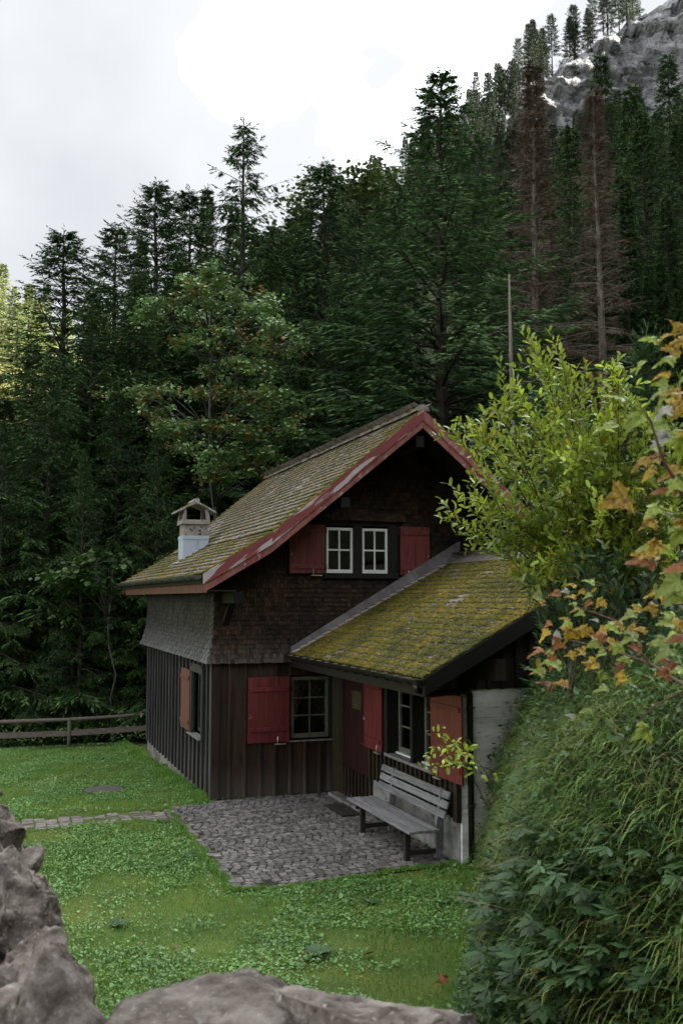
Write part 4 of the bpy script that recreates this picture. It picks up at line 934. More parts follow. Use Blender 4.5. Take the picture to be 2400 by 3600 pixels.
# ================================================================== STONE WALL
wall = empty('stone_wall', (-3.5, -12, 1.6)); tag(wall, 'rough lichen covered dry stone wall along the lawn edge in the foreground', 'wall')
WO = np.array([-3.5, -12, 1.6])
def icos(sub):
    import bmesh
    bm = bmesh.new(); bmesh.ops.create_icosphere(bm, subdivisions=sub, radius=1); v = np.array([q.co for q in bm.verts]); f = np.array([[x.index for x in q.verts] for q in bm.faces]); bm.free(); return v, f
ICV, ICF = icos(5)
ICV4, ICF4 = icos(4)
def stone_mesh(seed, size, nplanes=9, rough=.05, flat=None, hi=True):
    r = np.random.default_rng(seed); v = (ICV if hi else ICV4).copy()
    v *= .95 / np.max(np.abs(v), axis=1)[:, None] ** .72                 # towards a block
    pl = r.normal(size=(nplanes, 3)); pl /= np.linalg.norm(pl, axis=1)[:, None]
    if flat is not None: pl = np.vstack([pl[np.abs(pl[:, 2]) < .8], [flat]])
    for p in pl:
        d = r.uniform(.45, .85) if flat is None or p[2] < .9 else .62
        e = v @ p - d; v -= np.clip(e, 0, None)[:, None] * p
    off = Vector(r.uniform(0, 50, 3))
    def crack(p):
        q = Vector(p) * 1.5 + off; q = q + mnoise.noise_vector(q * 1.7) * .35; d_ = mnoise.voronoi(q)[0]; e_ = d_[1] - d_[0]
        return -max(0, .075 - e_) * 1.5 + .035 * (mnoise.cell(q * 1.4) - .5) + .02 * (mnoise.cell(q * 3.1) - .5)
    nz = np.array([crack(p) + mnoise.fractal(Vector(p) * 2.2 + off, .8, 2.2, 5) * rough * 1.3 + mnoise.noise(Vector(p) * 11 + off) * .02 + (mnoise.ridged_multi_fractal(Vector(p) * 1.6 + off, 1, 2, 3, 1, 2) - 1) * rough * .35 for p in v])
    v = v * (1 + nz)[:, None] * np.array(size)
    me = idx_mesh('stone', v, ICF if hi else ICF4, 'stone', smooth=True); return me
def put_stone(p, size, seed, rot=(0, 0, 0), **k):
    o = link('stone', stone_mesh(seed, size, **k), wall); o.location = np.asarray(p) - WO; o.rotation_euler = rot; return o
# big flat capstones right in front
put_stone((-3.04, -13.78, 2.07), (.43, .37, .24), 11, (.02, -.03, .15), nplanes=6, flat=(0, 0, 1))
put_stone((-2.52, -13.97, 2.06), (.27, .30, .26), 23, (-.06, .08, .4), nplanes=7, flat=(.1, 0, .99))
put_stone((-2.72, -14.12, 1.9), (.2, .25, .2), 31, (0, 0, .3))
sd_ = 50
r_ = np.random.default_rng(5)
for y in np.arange(-13.7, -9.6, .2):
    t = (y + 13.65) / 4.05
    crest = 2.24 - .05 * t + .06 * math.sin(y * 5) + .03 * math.sin(y * 13); edge = -3.17 - .40 * t ** .75
    for k, dx in enumerate((0, -.28, -.54)):
        s = r_.uniform(.19, .29) * (1 - .3 * t); sd_ += 1
        put_stone((edge - s * .75 + dx + r_.uniform(-.04, .04), y + r_.uniform(-.06, .06), crest - s * .85 - .14 * k + r_.uniform(-.05, .03)), (s * r_.uniform(.8, 1.1), s * r_.uniform(.7, 1.1), s * r_.uniform(.9, 1.4)), sd_, tuple(r_.uniform(-.5, .5, 3)), nplanes=16, rough=.075, hi=t < .5)
b = MB(); b.prism([(-3.44 - WO[0], -13.9 - WO[1], -2), (-3.95 - WO[0], -13.9 - WO[1], -2), (-3.95 - WO[0], -9.6 - WO[1], -2), (-3.55 - WO[0], -9.6 - WO[1], -2)], (0, 0, 2.33)); b.prism([(-3.4 - WO[0], -14.5 - WO[1], -2), (-2.4 - WO[0], -14.6 - WO[1], -2), (-2.5 - WO[0], -14.0 - WO[1], -2), (-3.4 - WO[0], -13.65 - WO[1], -2)], (0, 0, 2.28)); b.build('rubble_core', 'stone', wall)
# moss cushions in the joints
mp_ = []
for _ in range(700):
    y = random.uniform(-13.5, -10.2); x = -3.36 - .1 * (y + 13.65) / 4 - random.uniform(.0, .45)
    if mnoise.noise(Vector((x * 5, y * 3, 8))) > .25: mp_.append((x - WO[0], y - WO[1], 2.05 - .4 * max(0, -3.45 - x) - WO[2] + random.uniform(-.07, .03)))
mp_ = np.array(mp_); mt = frames(mp_, rand_unit(len(mp_)), rand_unit(len(mp_)), *(rng.uniform(.006, .016, (3, len(mp_))))); v, f = scatter_shape(BV, BF, mt)
tag(link('moss', idx_mesh('moss', v, f, 'stone_moss'), wall), kind='stuff')

# ================================================================== LAWN
def lawn_ok(x, y):
    s = bank_s(x, y)
    ok = (s < .02) & ~inside(PAV + (PAV - PAV.mean(0)) * -.015, x, y) & ~(inside(PATH, x, y)) & (np.hypot(x + 1.63, y - 2.1) > .40)
    ok &= ~((x > -.02) & (y > -.05)) & ~((x > 2.2) & (y > -5.08)) & (x > -4.2) & ~((x < -3.45) & (y < -9)) & (y > -13.6)
    return ok
def view_ok(x, y, pad=200):
    d = np.stack([x, y, np.zeros_like(x)], -1) - CAM; dep = d @ FW; px = 1200 + F_PX * (d @ RT) / dep; py = 1800 - F_PX * (d @ UP) / dep
    return (px > -pad) & (px < 2400 + pad) & (py < 3600 + pad * 2)
def sample_lawn(n):
    out = np.zeros((0, 2))
    while len(out) < n:
        x = rng.uniform(-4.2, 3.2, n); y = rng.uniform(-13.6, 11.2, n)
        keep = lawn_ok(x, y) & view_ok(x, y)
        # a few more near the camera
        keep &= rng.random(n) < np.clip(14.0 / np.maximum(depth(np.stack([x, y, x * 0], -1)), 1), .5, 1.4)
        out = np.vstack([out, np.c_[x, y][keep]])
    return out[:n]
def nz2(x, y, s, o=0.):
    return np.sin(x * s * 1.7 + o) * np.sin(y * s * 1.3 + 2 * o) + .6 * np.sin(x * s * 3.1 + y * s * 2.3 + o) * np.sin(y * s * 3.7 - x * s + 1.3 * o)
def blades(xy, h, w, name, m, lean=.45, zfun=ground_z, parent=None, bend=.5, extra=None):
    n = len(xy); z = zfun(xy[:, 0], xy[:, 1]); a = rng.uniform(0, 2 * np.pi, n); l = rng.uniform(.1, lean, n)
    dirv = np.stack([np.cos(a), np.sin(a), np.zeros(n)], -1); side = np.stack([-np.sin(a + rng.normal(0, .8, n)), np.cos(a), np.zeros(n)], -1)
    base = np.c_[xy, z - .004]
    mid = base + dirv * (h * l * .4)[:, None] + np.array([0, 0, 1]) * (h * .62)[:, None]
    tip = base + dirv * (h * (l * .4 + bend * l))[:, None] + np.array([0, 0, 1]) * (h * rng.uniform(.8, 1.0, n))[:, None]
    s1 = side * (w / 2)[:, None]
    v = np.stack([base - s1, base + s1, mid + s1 * .9, tip], 1)
    o = link(name, fast_mesh(name, v.reshape(-1, 3), 4, m), parent); return o
xy = sample_lawn(140000); tall = np.clip(1 + .35 * nz2(xy[:, 0], xy[:, 1], 1.1), .5, 1.6)
near_wall = np.clip(1 - np.abs(xy[:, 0] + .12) / .35, 0, 1) * (xy[:, 1] > -.1) + np.clip(1 - np.abs(bank_s(xy[:, 0], xy[:, 1])) / .5, 0, 1) * .6
h = rng.uniform(.022, .052, len(xy)) * tall * (1 + 2.2 * near_wall)
tag(blades(xy, h, rng.uniform(.0035, .0065, len(xy)), 'lawn_grass', 'grass'), 'short green lawn grass around the yard', 'grass', kind='stuff')
# grass creeping over the paving edge, moss in the joints
e_pts = []
for a_, c_ in zip(PAV[:5], PAV[1:6]):
    L_ = np.linalg.norm(c_ - a_); nrm_ = np.array([-(c_ - a_)[1], (c_ - a_)[0]]) / L_
    t_ = rng.random(int(L_ * 900)); w_ = rng.normal(0, .03, len(t_)) + .035 * np.sin(t_ * L_ * 9) + .02 * np.sin(t_ * L_ * 23)
    e_pts.append(a_ + (c_ - a_) * t_[:, None] + nrm_ * w_[:, None])
for yy in (-.52, -1.34):
    xs_ = rng.uniform(-3.6, -.86, 1500); e_pts.append(np.c_[xs_, yy + rng.normal(0, .035, 1500)])
e_pts = np.vstack(e_pts)
tag(blades(e_pts, rng.uniform(.025, .065, len(e_pts)), rng.uniform(.004, .007, len(e_pts)), 'edge_grass', 'grass', zfun=lambda x, y: np.full(len(x), -.004)), 'grass creeping over the edges of the paving and path', 'grass', kind='stuff')
jm = []
for _ in range(6000):
    x_, y_ = random.uniform(-.85, 2.2), random.uniform(-5.3, -.1)
    if mnoise.noise(Vector((x_ * 1.4, y_ * 1.4, 2))) + .5 * mnoise.noise(Vector((x_ * 5, y_ * 5, 7))) > .12 and bool(inside(PIN, np.array(x_), np.array(y_))): jm.append((x_, y_, -.006))
jm = np.array(jm); mt = frames(jm, rand_unit(len(jm)) * (1, 1, .1), np.tile([[0, 1., .1]], (len(jm), 1)), rng.uniform(.008, .02, len(jm)), rng.uniform(.008, .02, len(jm)), .012); v, f = scatter_shape(BV, BF, mt)
tag(link('joint_moss', idx_mesh('joint_moss', v, f, 'joint_moss'), pave), kind='stuff')
# low broad leaves: clover, dandelion, ground elder
LEAF4 = np.array([(0, 0, 0), (.45, .5, .10), (1, 0, .02), (.45, -.5, .10)], float)
def leaf_scatter(pos, size, asp, name, m, tilt=.5, shape=LEAF4, parent=None, up=None):
    n = len(pos); a = rng.uniform(0, 2 * np.pi, n); el = rng.normal(.15, tilt * .5, n)
    x = np.stack([np.cos(a) * np.cos(el), np.sin(a) * np.cos(el), np.sin(el)], -1)
    y = np.stack([-np.sin(a), np.cos(a), rng.normal(0, tilt * .5, n)], -1)
    mt = frames(pos, x, y, size, size * asp, size)
    v = np.einsum('nij,vj->nvi', mt[:, :3, :3], shape) + mt[:, None, :3, 3]
    return link(name, fast_mesh(name, v.reshape(-1, 3), len(shape), m), parent)
xy = sample_lawn(150000); dens = nz2(xy[:, 0], xy[:, 1], .9, 1.0) + .6 * nz2(xy[:, 0], xy[:, 1], 2.6, 2) + rng.normal(0, .45, len(xy)); xy = xy[dens > .0]
pos = np.c_[xy, ground_z(xy[:, 0], xy[:, 1]) + rng.uniform(.01, .05, len(xy))]
tag(leaf_scatter(pos, rng.uniform(.016, .042, len(pos)) * np.where(rng.random(len(pos)) < .06, 1.8, 1), .75, 'lawn_clover', 'weed', .7), 'clover and small broad leaves growing through the lawn', 'ground cover', kind='stuff')
# rosettes of larger leaves standing in the lawn: each a plant
ros_v = []
def rosette(x, y, n, L, name, label, m='herb', group=None, elev=.45):
    z = float(ground_z(x, y)); e = empty(name, (x, y, z)); tag(e, label, 'plant', group)
    for k in range(n):
        a = 2 * math.pi * k / n + random.uniform(-.4, .4); l = L * random.uniform(.6, 1.1); w = l * random.uniform(.32, .45); el = random.uniform(.2, elev * 2); V_ = []; S = 6
        for i in range(S + 1):
            t = i / S; rr = l * t * math.cos(el * (1 - .5 * t)); zz = l * (math.sin(el) * t - .55 * t * t * math.sin(el)) + .01; ww = w / 2 * math.sin(math.pi * min(1, t * .92 + .05)) ** .8 * (1 + .12 * math.sin(i * 3 + k))
            for s_ in (-1, 0, 1): V_.append((math.cos(a) * rr - math.sin(a) * ww * s_, math.sin(a) * rr + math.cos(a) * ww * s_, zz + abs(s_) * ww * .3))
        f = [(i * 3 + j, i * 3 + j + 1, i * 3 + j + 4, i * 3 + j + 3) for i in range(S) for j in (0, 1)]
        MB().add(V_, f).build('leaf', m, e, smooth=True)
    return e
for px, py, n, L, lab in ((1110, 3380, 9, .20, 'broad leaved dock rosette in the lawn below the pavement edge'), (660, 3015, 10, .17, 'leafy weed clump in the lawn against the left pavement edge'), (80, 2990, 10, .22, 'dark leafy weed clump beside the stone wall and path end'), (1560, 3190, 8, .15, 'broad weed growing on the grass below the bench'), (1300, 3190, 9, .16, 'small leafy weed on the grass under the lower paving edge'), (410, 3265, 6, .17, 'weed with one wide pale leaf near the wall'), (1640, 3170, 8, .15, 'broad weed at the foot of the grassy bank'), (700, 2790, 14, .3, 'long bladed tuft at the corner of the cottage'), (590, 2680, 12, .26, 'nettle like weed along the plinth of the cottage side wall')):
    p = on_z(px, py, -.02 if py > 2800 else -.1); rosette(p[0], p[1], n, L, 'weed_plant', lab)
# clover flowers and fallen leaves
for i, (px, py) in enumerate(((178, 3123), (290, 3190), (328, 3247), (1338, 3228), (497, 3318), (620, 3328))):
    p = on_z(px, py, .05); e = empty('clover_flower', (p[0], p[1], 0)); tag(e, 'small pink clover flower in the lawn', 'flower', 'clover flowers in the lawn')
    b = MB(); b.tube([(0, 0, 0), (.004, 0, .045)], .0015, 5); b.build('stem', 'herb', e); b = MB(); b.add(BV * .014 + np.array([.004, 0, .048]), BF.tolist()); b.build('flower_head', 'pink', e)

# ---- maple leaf shape (outline then fan), lying in XY, stalk end at the origin, tip along +X
ML = []
for ang, rr in ((180, .05), (150, .30), (138, .50), (128, .42), (118, .44), (100, .75), (93, .66), (84, .84), (76, .72), (66, .55), (56, .60), (44, .52), (34, .50), (22, .72), (14, .78), (8, .86), (0, 1.08)):
    ML.append((math.cos(R(ang)) * rr * .55 + .38, math.sin(R(ang)) * rr * .55))
ML = ML + [(x, -y) for x, y in ML[::-1][1:-1]]
def maple_mesh(name, m, curl, seed):
    r = np.random.default_rng(seed); c = (.34, 0); v = [(c[0], c[1], 0)]
    for x, y in ML: v.append((x, y, 0))
    for x, y in ML: v.append((c[0] + (x - c[0]) * .55, c[1] + (y - c[1]) * .55, 0))
    v = np.array(v); n = len(ML); rr = np.hypot(v[:, 0] - .34, v[:, 1]); th = np.arctan2(v[:, 1], v[:, 0] - .34)
    v[:, 2] = -curl * rr ** 2 + .10 * np.abs(np.sin(th * 2.5)) * rr + .22 * np.abs(v[:, 1]) * (1 if seed % 2 else -.6) + r.normal(0, .028, len(v)) * (rr > .1); v[:, :2] *= r.uniform(.88, 1.1, (len(v), 1))
    f = [(0, n + 1 + i, n + 1 + (i + 1) % n) for i in range(n)] + [(n + 1 + i, 1 + i, 1 + (i + 1) % n, n + 1 + (i + 1) % n) for i in range(n)]
    return MB().add(v, f).mesh(name, m, True)
MLM = {k: [maple_mesh('leaf', k, c, i) for i, c in enumerate((.1, .4, .75, .3, .55))] for k in ('maple_yellow', 'maple_green', 'maple_brown', 'maple_pale')}
for px, py, s, k, lab in ((1318, 3350, .13, 'maple_brown', 'dry brown maple leaf standing up in the lawn'), (1560, 3470, .14, 'maple_brown', 'curled pale brown leaf lying in the grass near the bank foot'), (1580, 3452, .11, 'maple_brown', 'rusty leaf lying in the grass behind a paler curled one'), (1640, 3485, .11, 'maple_brown', 'dark brown leaf lying in the grass beside the bank foot'), (1700, 3522, .13, 'maple_pale', 'cream coloured dry leaf on the grass by the stone block')):
    p = on_z(px, py, .04); me = random.choice(MLM[k]).copy(); me.name = 'fallen_leaf'; o = link('fallen_leaf', me); o.location = p; o.scale = (s, s, s); o.rotation_euler = (random.uniform(-.5, .5), random.uniform(-.9, .1), random.uniform(0, 6)); tag(o, lab, 'leaf', 'fallen leaves on the lawn')
# ================================================================== TREES
TW = np.array([(0, 0, 0), (.45, .5, .0), (1, 0, 0), (.45, -.5, .0)], float)
def spruce(seed, H, Rb, z0, whorl=.42, per=5, tw=.25, tww=.05, dens=1.0, droop=.35, power=.94, needle='needle', bark='bark', lift=.3, topsparse=0., dead=False, hang=.65, stubs=0, tk=1.0):
    r = np.random.default_rng(seed)
    # trunk
    n = 14; zs = np.linspace(-1.5, H, n); rad = np.maximum(.012, (.011 * H + .03) * (1 - np.clip(zs, 0, H) / H) ** .9); rad[-1] = .008; rad *= tk
    wob = np.cumsum(r.normal(0, .02, (n, 2)), 0) * np.linspace(0, 1, n)[:, None]
    b = MB(); b.tube(np.c_[wob, zs], rad, 8)
    ax = lambda z: np.stack([np.interp(z, zs, wob[:, 0]), np.interp(z, zs, wob[:, 1])], -1)
    Vs = []; Ts = []; z = z0; br = MB()
    def limb(zb, Lb, a, foliage=True):
        e0 = (lift + .55 * (zb / H) ** 2) + r.normal(0, .26 if dead else .08); S = 7; t = np.linspace(0, 1, S)
        sag = droop * (1.25 - zb / H) * r.uniform(.75, 1.25)
        rr = Lb * t * math.cos(e0 * .6); zz = Lb * (math.sin(e0) * t - 1.6 * sag * t ** 2 + .75 * sag * t ** 3.2)
        az = a + r.normal(0, .12) * t; o = ax(zb)
        P = np.stack([o[0] + np.cos(az) * rr, o[1] + np.sin(az) * rr, zb + zz], -1)
        br.tube(P, np.linspace(max(.012, .012 * Lb + .008), .004, S) * tk, 4, cap=False)
        if not foliage: return
        # branchlets on both sides
        nb = max(16, int(Lb / .088 * dens)); twl = tw * (.52 + .48 * min(1, Lb / 2.6)) if Lb > 0 and not dead and H > 5 and tw < .4 else tw; s = np.sort(r.uniform(.14, 1.0, nb) ** .85); s[-1] = 1.0
        pos = np.stack([np.interp(s, t, P[:, i]) for i in range(3)], -1); tg = np.stack([np.interp(np.minimum(s + .05, 1), t, P[:, i]) - np.interp(s - .05, t, P[:, i]) for i in range(3)], -1); tg /= np.linalg.norm(tg, axis=1)[:, None]
        side = np.cross(tg, (0, 0, 1.)); side /= np.linalg.norm(side, axis=1)[:, None] + 1e-9
        sg = np.where(np.arange(nb) % 2, 1., -1.)[:, None]
        ln = np.clip(Lb * .36 * (1.12 - s) ** .8, .26, 1.0) * r.uniform(.6, 1.15, nb)
        dv = tg * .75 + side * sg * r.uniform(.5, 1.0, (nb, 1)) + np.array([0, 0, -1]) * (hang * r.uniform(.4, 1.5, nb))[:, None]; dv[-1] = tg[-1]; dv /= np.linalg.norm(dv, axis=1)[:, None]
        m_ = np.maximum(2, (ln / (twl * .26)).astype(int)); idx = np.repeat(np.arange(nb), m_); k = np.concatenate([np.arange(q) for q in m_]); fr = (k + .3) / m_[idx]
        p = pos[idx] + dv[idx] * (ln[idx] * fr)[:, None]; p[:, 2] -= .25 * hang * (ln[idx] * fr) ** 2
        sd2 = np.cross(dv[idx], (0, 0, 1.)); sd2 /= np.linalg.norm(sd2, axis=1)[:, None] + 1e-9
        flip = np.where(k % 2, 1., -1.)[:, None]
        d2 = dv[idx] * r.uniform(.6, 1.1, (len(idx), 1)) + sd2 * flip * r.uniform(.12, .6, (len(idx), 1)) + np.array([0, 0, 1]) * r.normal(-.25, .16, (len(idx), 1))
        up2 = r.normal(0, 1, (len(idx), 3))
        sz = twl * r.uniform(.65, 1.25, len(idx)) * (1.1 - .35 * fr)
        mt = frames(p, d2, up2, sz, tww * (.5 + .5 * twl / tw) * r.uniform(.7, 1.3, len(idx)), sz)
        Vs.append((np.einsum('nij,vj->nvi', mt[:, :3, :3], TW) + mt[:, None, :3, 3]).reshape(-1, 3)); Ts.append(((fr > .55) & (s[idx] > .5) & (r.random(len(idx)) < .75)).astype(np.int32))
    while z < H - .15:
        q = z / H; Lm_ = Rb * (1 - q) ** power * (1 if q > .12 else .8 + .2 * q / .12) + .09
        cnt = per
        a0 = r.uniform(0, 6.28)
        for i in range(cnt):
            if topsparse and q > .45 and r.random() < topsparse: continue
            limb(z + r.uniform(-.12, .12) * (3 if dead else 1), Lm_ * (r.uniform(.2, 1.2) if dead else r.uniform(.6, 1.15)), a0 + i * 2 * math.pi / cnt + r.normal(0, .2))
        z += whorl * (1 - .58 * q) * r.uniform(.8, 1.2)
    for i in range(stubs):
        limb(r.uniform(1.0, max(z0, 2)), r.uniform(.6, 2.2), r.uniform(0, 6.28), foliage=False)
    # leader tip
    p = np.array([[*(ax(H - .02 * i)), H - .45 + .055 * i] for i in range(12)]); d = r.normal(0, .5, (12, 3)) + np.array([0, 0, 1.]); mt = frames(p, d, r.normal(size=(12, 3)), .14, .035, .1)
    Vs.append((np.einsum('nij,vj->nvi', mt[:, :3, :3], TW) + mt[:, None, :3, 3]).reshape(-1, 3)); Ts.append(np.ones(12, np.int32))
    V_ = np.vstack(Vs)
    trunk = MB(); trunk.v = b.v + br.v; trunk.f = b.f + [tuple(i + b.n for i in q) for q in br.f]; trunk.n = b.n + br.n
    tm = trunk.mesh('trunk', bark, True); cm = fast_mesh('crown', V_, 4, [needle, 'needle_tip'] if needle in ('needle', 'needle_blue') else needle)
    if len(cm.materials) > 1: cm.polygons.foreach_set('material_index', np.concatenate(Ts))
    return tm, cm
def put_tree(kind, p, H, Hm, label, name='spruce_tree', cat='tree', group=None, wide=1.0, rz=None):
    tm, cm = kind; s = H / Hm
    e = empty(name, tuple(p), random.uniform(0, 6.28) if rz is None else rz); e.scale = (s * wide, s * wide, s)
    tag(e, label, cat, group); link('trunk', tm, e); link('crown', cm, e); return e
SP = {}
SP['full'] = spruce(1, 22, 7.0, 1.0, whorl=.82, per=6, needle='needle')
SP['full2'] = spruce(2, 22, 6.2, 1.2, whorl=.78, per=6, droop=.42, needle='needle')
SP['blue'] = spruce(3, 22, 6.4, 2.2, whorl=.78, per=6, tw=.22, tww=.05, dens=1.3, droop=.28, needle='needle_blue', hang=.4, stubs=14)
SP['sparse'] = spruce(4, 22, 5.6, 2.0, whorl=.8, per=5, dens=1.5, droop=.62, topsparse=.2, hang=1.0, power=.9, needle='needle')
SP['high'] = spruce(5, 26, 5.6, 8.0, whorl=.72, needle='needle', stubs=40)
SP['high2'] = spruce(6, 26, 5.0, 10.0, whorl=.72, droop=.45, needle='needle', stubs=46)
def terrain_z(p):
    return float(ground_z(p[0], p[1]))
def tree_at(kind, Hm, px, py, v, label, wide=1.0, name='spruce_tree', group=None, base=None):
    top = at_v(px, py, v); zb = -1.4 if base is None else base
    return put_tree(SP[kind], (top[0], top[1], zb), top[2] - zb, Hm, label, name, group=group, wide=wide)
# the named front row, left to right
tree_at('full', 22, 232, 808, 35, 'broad dark spruce standing left of the manhole cover, beyond the fence', 1.75)
tree_at('full2', 22, 413, 790, 40, 'narrow topped spruce between two broader ones behind the fence', 1.45)
tree_at('full', 22, 551, 640, 37, 'pointed spruce rising above the leafy sycamore', 1.5)
tree_at('full2', 22, 680, 668, 41, 'spruce with short ragged tip beside the tall thin topped one', 1.4)
tree_at('sparse', 22, 848, 432, 39, 'tall spruce with thin open top and drooping side branches against the sky', 1.3)
tree_at('full', 22, 1140, 570, 39, 'dense spruce standing behind the cottage ridge', 1.3)
tree_at('blue', 22, 1546, 270, 33, 'largest blue green spruce rising right behind the roof peak', 1.55)
tree_at('full2', 22, 1330, 700, 36, 'half hidden green spruce close against the largest one', .9)
tree_at('blue', 22, 1690, 620, 36, 'slim blue green spruce at the right flank of the largest one', .8)
G = 'spruces of the dense forest behind the cottage'; GL = 'dark green spruce in the dense forest stand behind the cottage'
for k, px, py, v, w in (('full', 20, 1400, 33, 1.2), ('full2', 120, 1200, 40, 1.2), ('full', 330, 1010, 33, 1.1), ('full2', 480, 960, 34, 1.1), ('full', 640, 900, 45, 1), ('full', 760, 880, 46, 1.1), ('full2', 960, 800, 43, 1.1), ('full', 1050, 790, 45, 1.1), ('full', 1250, 740, 47, 1), ('full2', 1400, 640, 44, 1), ('full', 1000, 1000, 36, .9), ('full2', 1180, 980, 35, .9), ('full', -150, 1450, 36, 1.2), ('full2', 180, 1250, 30.5, 1.1), ('full', 420, 1330, 31, 1.0), ('full', 20, 1480, 29.5, 1.0), ('full2', 700, 1180, 36, .95), ('full2', -60, 1560, 31, 1.1), ('full', 560, 1480, 30, .85), ('full2', 300, 1600, 29, .8)):
    tree_at(k, 22, px, py, v, GL, w, group=G)
# tall dark wall of spruces on the right
G2 = 'tall spruces on the slope right of the dead trees'; GL2 = 'tall dark spruce with bare lower trunk on the right slope'
for k, px, py, v, w in (('high', 2112, 190, 62, .95), ('high2', 2210, 300, 60, 1.1), ('high', 2345, 200, 56, 1.1), ('high2', 2440, 290, 50, 1.2), ('high', 2010, 460, 66, 1.2), ('high2', 1990, 460, 70, 1), ('high', 2260, 400, 52, 1.2), ('high2', 2380, 420, 48, 1.2), ('high', 2170, 620, 58, 1.1), ('high2', 1760, 640, 58, 1.0), ('high', 1840, 760, 62, 1.1), ('high2', 1930, 700, 56, 1.0), ('high', 2060, 820, 54, 1), ('high', 2480, 300, 46, 1.2), ('high2', 2330, 700, 46, 1.1), ('high', 1700, 820, 52, 1), ('high2', 1600, 760, 50, 1), ('high', 2230, 860, 50, 1), ('high2', 2420, 800, 42, 1.1)):
    tree_at(k, 26, px, py, v, GL2, w, group=G2, base=-1.0 + max(0, (px - 1900) / 500) * 3)
# bare trunks of the dark stand behind
pole = spruce(7, 24, 2.6, 15, dens=.6, needle='needle', stubs=60)
G3 = 'thin straight trunks in the dark stand'; GL3 = 'thin straight spruce trunk deep in the dark forest stand'
for i in range(46):
    px = random.uniform(1560, 2460) if i < 34 else random.uniform(250, 1500); v = random.uniform(44, 66) if i < 34 else random.uniform(44, 60); p = at_v(px, 1400, v)
    put_tree(pole, (p[0], p[1], -.6), random.uniform(19, 26), 24, GL3, group=G3)
# two dead brown spruces and the pale snag
deadk = spruce(8, 26, 4.0, 5.5, whorl=.36, per=6, tw=.28, tww=.022, dens=.9, droop=.16, needle='needle_brown', bark='bark_dead', lift=.25, hang=.3, stubs=40, dead=True)
deadk2 = spruce(9, 26, 3.8, 7.5, whorl=.4, per=6, tw=.30, tww=.02, dens=.8, droop=.22, needle='needle_brown', bark='bark_dead', lift=.15, hang=.35, stubs=60, dead=True)
for kd, px, py, v, w, lab in ((deadk, 1862, 240, 44, 1.15, 'dead rust brown spruce with bushy dry twigs on the forest edge'), (deadk2, 2100, 322, 41, 1.05, 'dead brown spruce with a clearly visible bare trunk')):
    t = at_v(px, py, v); put_tree(kd, (t[0], t[1], -.6), t[2] + .6, 26, lab, 'dead_spruce', wide=w)
snag = empty('dead_snag', tuple(at_v(1808, 1600, 30) * np.array([1, 1, 0]) + np.array([0, 0, -.5]))); tag(snag, 'pale barkless dead trunk snapped off at the top', 'tree')
S0 = np.array(snag.location); tp = at_v(1788, 965, 30) - S0
b = MB(); b.tube([(0, 0, -.5), tp * .4 + np.array([.03, 0, 0]), tp * .8, tp], [.11, .09, .065, .03], 9); b.build('trunk', 'bark_dead', snag, smooth=True)
b = MB()
for i in range(26):
    zz = random.uniform(.35, .98); p = tp * zz; a = random.uniform(0, 6.28); l = random.uniform(.3, 1.6); b.tube([p, p + np.array([math.cos(a) * l * .5, math.sin(a) * l * .5, .0]), p + np.array([math.cos(a) * l, math.sin(a) * l, random.uniform(-.25, .2)])], [.015, .01, .004], 4)
b.build('branch_stub', 'bark_dead', snag)

# ---- far trees on the mountain: low detail copies
far = [spruce(20 + i, 16, 3.9, 1.0, whorl=.9, per=5, tw=.42, tww=.13, dens=.5, droop=.25, needle='needle_far', hang=.4) for i in range(3)]
farpine = [spruce(30 + i, 16, 3.6, 6, whorl=.7, per=4, tw=.40, tww=.14, dens=.42, droop=.1, needle='needle_far', hang=.2, power=.5, lift=.35) for i in range(2)]
farsun = [(t, (lambda c: (c.materials.clear(), c.materials.append(M['needle_sun']), c)[2])(c.copy())) for t, c in far]  # far trees recoloured with the painted sunlit needles
G4 = 'conifers covering the mountainside'; GL4 = 'small distant conifer on the wooded mountainside below the ridge'
cnt = 0
def in_view(p, pad=150):
    d = np.asarray(p) - CAM; dp = d @ FW
    if dp < 1: return False
    px = 1200 + F_PX * (d @ RT) / dp; py = 1800 - F_PX * (d @ UP) / dp; return -pad < px < 2400 + pad and -pad < py < 2000
for i in range(1600):
    t = random.uniform(.6, 3.25); s = random.uniform(.30, 1.04); p = mountain(t, s)[0]
    if not in_view(p) or cnt > 190 or (t > 2.35 and s > .8): continue
    d = p - CAM; px = 1200 + F_PX * (d @ RT) / (d @ FW)
    if s < .55 and random.random() < .6: continue
    cnt += 1; k = random.choice(far)
    put_tree(k, p - np.array([0, 0, .5]), random.uniform(11, 17), 16, GL4, 'conifer_tree', group=G4, wide=random.uniform(.9, 1.2))
G5 = 'open crowned conifers along the cliff edge'; GL5 = 'backlit open crowned conifer standing on the cliff edge against the sky'
for i in range(34):
    t = -.05 + 1.05 * (i / 33) * .52; pu, pv, pz = cliff_line(max(0, t)); p = uv2(pu + random.uniform(-2, 2), pv + 4 + random.uniform(0, 9), pz + random.uniform(-.3, 1.0))
    put_tree(random.choice(farpine + far), p, random.uniform(11, 18), 16, GL5, 'conifer_tree', group=G5, wide=random.uniform(.8, 1.2))
for i in range(9):                              # shrubs clinging to the cliff foot and ledges
    t = random.uniform(.02, .5); pu, pv, pz = cliff_line(t); p = uv2(pu, pv - random.uniform(5, 12), pz - random.uniform(26, 50) * np.interp(t, [0, .12, .5], [.2, .6, 1.0])); put_tree(random.choice(far), p, random.uniform(9, 15), 16, 'small conifer rooted at the foot of the grey cliff', 'conifer_tree', group='conifers at the cliff foot')
